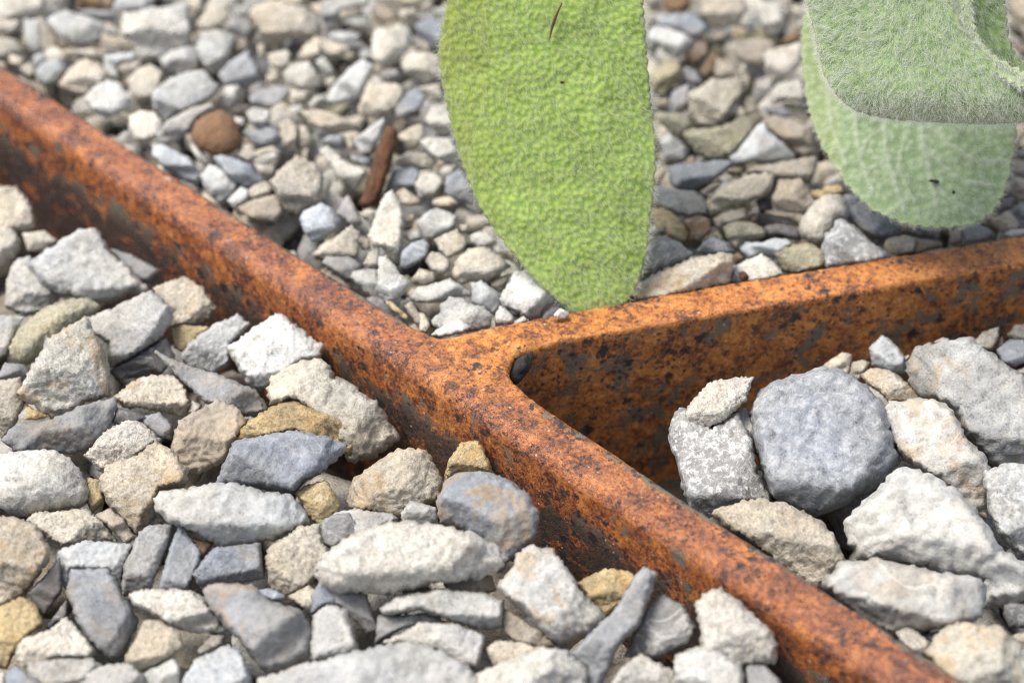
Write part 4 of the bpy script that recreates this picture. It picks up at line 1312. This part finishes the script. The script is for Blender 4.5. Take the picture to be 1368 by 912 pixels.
    pts = np.zeros((tot, K, 3)); cur = root - hn * .05 * MM; dcur = dirs / np.linalg.norm(dirs, axis=1, keepdims=True) + hn * lf[:, None] * 1.6
    curl = rs.normal(0, .26, (tot, 3)) * tangle
    for k in range(K):
        pts[:, k] = cur
        dn = dcur / np.linalg.norm(dcur, axis=1, keepdims=True)
        cur = cur + dn * (L / (K - 1))[:, None]
        dcur = dn + curl * .55 - hn * (lf * .75)[:, None] + rs.normal(0, .12, (tot, 3))
    hc = bpy.data.hair_curves.new('fuzz'); hc.add_curves([K] * tot)
    hc.attributes['position'].data.foreach_set('vector', (pts - p0).astype(np.float32).ravel())
    ra = hc.attributes.get('radius') or hc.attributes.new('radius', 'FLOAT', 'POINT')
    prof = np.array([1.0, .95, .8, .6, .25])
    ra.data.foreach_set('value', (np.outer(rs.uniform(.7, 1.2, tot), prof) * rad * MM).astype(np.float32).ravel())
    hc.materials.append(fuzzmat)
    ho = bpy.data.objects.new('fuzz', hc); COL.objects.link(ho); ho.parent = o; ho['kind'] = 'stuff'
    return o

def to_px_arr(P):
    v = np.asarray(P) - CAM; k = LENS * W / 36.0; z = v @ Fv
    return W / 2 + (v @ Rv) / z * k, H / 2 - (v @ Uv) / z * k

def tube(name, pts, radii, mat, parent, seg=12):
    pts = np.array(pts, float); V = []; Fs = []
    for i, p in enumerate(pts):
        t = pts[min(i + 1, len(pts) - 1)] - pts[max(i - 1, 0)]; t /= np.linalg.norm(t)
        a = np.cross(t, [1, 0, .3]); a /= np.linalg.norm(a); b = np.cross(t, a)
        for k in range(seg):
            th = 2 * math.pi * k / seg; V.append(p + (a * math.cos(th) + b * math.sin(th)) * radii[i])
    for i in range(len(pts) - 1):
        for k in range(seg): Fs.append((i * seg + k, i * seg + (k + 1) % seg, (i + 1) * seg + (k + 1) % seg, (i + 1) * seg + k))
    Fs.append(tuple(range(seg))); Fs.append(tuple(range((len(pts) - 1) * seg, len(pts) * seg)))
    o = mesh_obj(name, V, Fs, mat); o.parent = parent; o.location = -np.array(parent.location)
    return o
def bez(p, k=14):
    p = [np.array(q, float) for q in p]; out = []
    for t in np.linspace(0, 1, k): out.append((1 - t) ** 3 * p[0] + 3 * (1 - t) ** 2 * t * p[1] + 3 * (1 - t) * t * t * p[2] + t ** 3 * p[3])
    return out

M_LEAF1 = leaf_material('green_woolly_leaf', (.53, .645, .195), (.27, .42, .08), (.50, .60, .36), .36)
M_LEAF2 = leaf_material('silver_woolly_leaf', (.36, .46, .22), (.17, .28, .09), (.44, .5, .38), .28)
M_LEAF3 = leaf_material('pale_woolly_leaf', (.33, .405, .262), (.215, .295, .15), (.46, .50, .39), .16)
M_FUZZ1 = fuzz_material('pale_green_wool', (.78, .82, .68))
M_FUZZ2 = fuzz_material('silver_wool', (.80, .82, .76))

# the plant with the single bright green leaf
tip = at(785, 416, -1.0 * MM)
tc = -ray(740, 250)
n1 = tc * math.cos(math.radians(5)) - Uv * math.sin(math.radians(5))
L1 = [(857, -20), (861, 20), (865, 80), (871, 150), (877, 200), (875, 250), (869, 290), (866, 330), (856, 372), (843, 400), (822, 414), (790, 424), (768, 420),
      (745, 402), (715, 375), (690, 346), (665, 316), (645, 286), (627, 250), (615, 215), (605, 180), (595, 140), (588, 100), (584, 66), (592, 28), (600, -10), (618, -60),
      (645, -120), (680, -170), (715, -200), (745, -200), (790, -165), (830, -110), (848, -60)]
def shape1(PX, d):
    x = (PX[:, 0] - (735 + (PX[:, 1] - 200) * .10)) / 140; y = (PX[:, 1] - 200) / 210
    return (-2.2 * x * x - 1.2 * np.clip(y, 0, 2) ** 2 + .9 * np.sin(x * 2.1 + y)) * MM
def flow1(p):
    x = (p[:, 0] - 735) / 140
    return np.column_stack([.55 + .25 * x, np.ones(len(p))])
pl1 = empty('woolly_plant', tuple(at(700, -330, -.004)), label='bright green woolly plant reaching one big leaf down to the cross bar', cat='plant')
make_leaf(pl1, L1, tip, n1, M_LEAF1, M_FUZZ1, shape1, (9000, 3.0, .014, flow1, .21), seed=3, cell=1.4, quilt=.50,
          scallop=(.42, 2.5),
          warm=lambda P: np.clip(.9 - (P[:, 0] - 590) / 120, 0, 1) * np.clip(1.1 - P[:, 1] / 420, .1, 1) * .9)
e1 = on_plane(np.array([728.]), np.array([-192.]), tip, n1)[0]
g1 = at(700, -330, -.012)
tube('stem', bez([e1 + np.array([0, -.002, -.004]), e1 + np.array([-.002, .004, .026]), g1 + np.array([0, -.004, .09]), g1]), np.linspace(1.6, 2.6, 14) * MM, M_LEAF1, pl1)

# the silvery plant with a big drooping leaf over a flat one
pl2 = empty('woolly_plant', tuple(at(1330, -260, -.004)), label='silvery woolly plant with a thick drooping leaf over a flatter paler leaf', cat='plant')
p3 = at(1255, 303, 13 * MM)
n3 = -ray(1220, 200) * .62 + np.array([0.02, 0, .55])
L3 = [(1072, 20), (1070, 60), (1073, 100), (1079, 145), (1095, 190), (1120, 232), (1145, 264), (1170, 284), (1210, 300), (1258, 305), (1303, 300), (1330, 281), (1346, 250),
      (1355, 205), (1360, 160), (1358, 100), (1340, 30), (1300, -30), (1240, -70), (1180, -70), (1120, -30), (1085, 0)]
def shape3(PX, d):
    x = (PX[:, 0] - 1228) / 135; y = (PX[:, 1] - 180) / 130
    return (.9 * np.abs(x) - 1.2 * x * x - .5 * np.clip(y, 0, 2) ** 2) * MM
V3_ = [([(1215, -60), (1222, 100), (1229, 165), (1235, 200), (1243, 232), (1254, 280)], 4.5), ([(1140, 120), (1143, 170), (1149, 212), (1166, 258)], 3.2), ([(1180, 120), (1181, 170), (1186, 215), (1208, 280)], 3.2),
       ([(1100, 60), (1104, 120), (1112, 170), (1130, 220)], 3), ([(1233, 190), (1262, 225), (1290, 243), (1330, 248)], 3), ([(1227, 150), (1262, 190), (1300, 215), (1345, 215)], 3), ([(1244, 238), (1270, 268), (1310, 285)], 2.8),
       ([(1186, 215), (1160, 225)], 1.8), ([(1181, 170), (1160, 185), (1149, 210)], 1.8), ([(1208, 180), (1200, 225), (1222, 270)], 1.8), ([(1112, 150), (1140, 165)], 1.6)]
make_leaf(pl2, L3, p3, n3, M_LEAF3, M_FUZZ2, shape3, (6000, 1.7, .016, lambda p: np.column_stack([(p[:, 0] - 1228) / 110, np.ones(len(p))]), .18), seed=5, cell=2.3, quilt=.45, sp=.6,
          veins=V3_, scallop=(.55, 2.8), warm=lambda P: np.clip(1 - (P[:, 0] - 1070) / 60, 0, .25), label='pale flat leaf with raised veins')
# drooping leaf
p2 = CAM + ray(1230, 90) * .600
n2 = -ray(1230, 90) * .93 + Uv * .06 + Rv * -.05
L2 = [(1066, -60), (1076, 0), (1084, 35), (1091, 65), (1097, 95), (1110, 118), (1128, 140), (1152, 152), (1200, 160), (1260, 163), (1320, 165), (1368, 162), (1420, 156), (1470, 148),
      (1470, 128), (1420, 124), (1368, 109), (1332, 86), (1303, 60), (1283, 28), (1263, -5), (1252, -60), (1246, -150), (1232, -240), (1205, -285), (1180, -280), (1130, -220), (1088, -130)]
def shape2(PX, d):
    y = PX[:, 1]; x = PX[:, 0]
    roll = np.clip((y - 118 - .0 * x) / 44, 0, 1.3)
    ridge = (x - 1225) / 150
    # the fold towards the upper margin turns away
    e = np.clip(1 - d / (3.0 * MM), 0, 1)
    return (-4.5 * roll ** 2 - 2.5 * np.clip(-ridge, 0, 2) ** 2 - 1.2 * np.clip(ridge, 0, 2) ** 2 - .3 * e * e) * MM
def flow2(p):
    c = np.array([1232.0, -60.0]); q = p - c
    return q / np.linalg.norm(q, axis=1, keepdims=True) + np.array([0.0, .15])
make_leaf(pl2, L2, p2, n2, M_LEAF2, M_FUZZ2, shape2, (17000, 2.3, .0135, flow2, .26), seed=8, tangle=1.7, cell=1.7, quilt=.36, sp=.6, scallop=(.25, 2.8),
          warm=lambda P: np.clip((P[:, 1] - 145) / 20, 0, .8), label='thick silvery leaf drooping with its woolly underside out', thick=.8)
# its rolled pale margin and the face of the leaf behind
p2b = p2 + ray(1300, 40) * .006
Lm = [(1226, -60), (1246, -10), (1268, 30), (1296, 70), (1330, 100), (1368, 120), (1430, 134), (1470, 138), (1470, 120), (1420, 112), (1372, 98), (1345, 84), (1322, 70), (1308, 50), (1301, 25), (1297, -5), (1292, -60)]
make_leaf(pl2, Lm, p2b, n2 + Rv * -.25, M_LEAF3, M_FUZZ2, lambda P, d: (1.2 * np.clip(1 - d / (3 * MM), 0, 1)) * MM, (3500, 1.5, .02, flow2, .25), seed=11, cell=2.2, quilt=.55, sp=.55,
          scallop=(.8, 2.2), label='pale rolled leaf margin with crimped edge')
p4 = p2 + ray(1320, 40) * .028
L4 = [(1262, -80), (1272, 0), (1292, 60), (1330, 100), (1400, 135), (1450, 140), (1440, 112), (1400, 96), (1368, 84), (1352, 66), (1346, 40), (1344, 0), (1335, -60), (1310, -100)]
make_leaf(pl2, L4, p4, n2 + Rv * .1, M_LEAF2, M_FUZZ2, lambda P, d: 0 * d, (2500, 1.6, .02, flow2, .25), seed=13, cell=2.0, quilt=.4, sp=.7, label='small green leaf behind the rolled margin')
g2 = at(1330, -260, -.012)
j2 = on_plane(np.array([1196.]), np.array([-276.]), p2, n2 / np.linalg.norm(n2))[0]
tube('stem', bez([j2, j2 + np.array([.004, .02, .01]), g2 + np.array([0, -.004, .07]), g2]), np.linspace(2.0, 3.6, 14) * MM, M_LEAF2, pl2)
e3 = on_plane(np.array([1210.]), np.array([-66.]), p3, n3)[0]
tube('stem', bez([e3, e3 + np.array([.004, .015, .01]), g2 + np.array([-.01, -.01, .03]), g2 + np.array([-.004, 0, 0])]), np.linspace(1.6, 2.6, 14) * MM, M_LEAF3, pl2)

# a dry needle lying on the bright leaf, soil crumbs on the pale leaf
def on_leaf(px, py, p0, n, off): return on_plane(np.array([float(px)]), np.array([float(py)]), p0, n / np.linalg.norm(n))[0] + n / np.linalg.norm(n) * off
a0, a1 = on_leaf(751, 4, tip, n1, 1.6 * MM), on_leaf(734, 56, tip, n1, 1.0 * MM)
nd = []
for t in np.linspace(0, 1, 10): nd.append(a0 + (a1 - a0) * t + Rv * math.sin(t * 3.1) * -.5 * MM)
rad = np.array([.12, .2, .26, .32, .36, .34, .28, .2, .12, .04]) * MM
emp = empty('dry_needle', tuple(a0)); o = tube('dry_needle', nd, rad, M_NEEDLE, emp, 8)
o.parent = None; o.location = (0, 0, 0); bpy.data.objects.remove(emp); o.name = 'dry_needle'
set_props(o, 'thin dark red dry needle lying on the bright green leaf', 'dry needle')
def speck(px, py, w, h, p0, n, label, seed, off):
    c = on_leaf(px, py, p0, n, off); P = rough_stone(np.random.RandomState(seed)); k = 36 / LENS / W * .64
    o = mesh_obj('soil_crumb', c + (P[:, :1] * Rv * w + P[:, 1:2] * Uv * h + P[:, 2:] * Fv * h) * k / 2, ICOF, M_CRUMB, origin=c)
    set_props(o, label, 'soil crumb')
speck(1247, 245, 11, 5, p3, n3, 'dark elongated soil crumb, larger of two on the pale flat leaf', 21, 1.0 * MM)
speck(1274, 258, 5, 4, p3, n3, 'tiny dark soil crumb, smaller of two on the pale flat leaf', 22, .4 * MM)
speck(751, 110, 6, 5, tip, n1, 'tiny black soil crumb on the middle of the bright green leaf', 23, 1.2 * MM)

# ------------------------------------------------------------------ light
SUN = np.array([-.42, -.03, .90]); SUN /= np.linalg.norm(SUN)
w = bpy.data.worlds.new('World'); scene.world = w; w.use_nodes = True
nt = w.node_tree; bg = nt.nodes['Background']
sky = nt.nodes.new('ShaderNodeTexSky'); sky.sky_type = 'NISHITA'; sky.sun_disc = False
sky.sun_elevation = math.asin(SUN[2]); sky.sun_rotation = math.atan2(SUN[0], SUN[1])
sky.dust_density = 4.0; sky.air_density = 1.0; sky.ozone_density = .6
hs = nt.nodes.new('ShaderNodeHueSaturation'); hs.inputs['Saturation'].default_value = .55
nt.links.new(sky.outputs[0], hs.inputs['Color']); nt.links.new(hs.outputs[0], bg.inputs['Color']); bg.inputs['Strength'].default_value = SKY
ld = bpy.data.lights.new('sun', 'SUN'); ld.energy = SUNE; ld.angle = math.radians(SUNA); ld.color = (1, .95, .87)
lo = bpy.data.objects.new('sun', ld); COL.objects.link(lo)
lo.rotation_euler = Vector(-SUN).to_track_quat('-Z', 'Y').to_euler()

# ------------------------------------------------------------------ camera
cd = bpy.data.cameras.new('camera'); cam = bpy.data.objects.new('camera', cd); COL.objects.link(cam)
cam.location = CAM; cam.rotation_euler = (math.pi / 2 - PITCH, 0, 0)
cd.sensor_fit = 'HORIZONTAL'; cd.sensor_width = 36; cd.lens = LENS; cd.clip_start = .02; cd.clip_end = 100
cd.dof.use_dof = True; cd.dof.focus_distance = float((at(684, 610, -8 * MM) - CAM) @ Fv); cd.dof.aperture_fstop = FSTOP
cd.dof.aperture_blades = 9
scene.camera = cam
scene.view_settings.view_transform = 'Standard'; scene.view_settings.look = 'None'
scene.view_settings.exposure = EXPO; scene.view_settings.gamma = 1.0; scene.view_settings.use_curve_mapping = False
scene.cycles.use_denoising = True
scene.cycles.denoising_prefilter = 'NONE'
scene.cycles.filter_width = 1.1
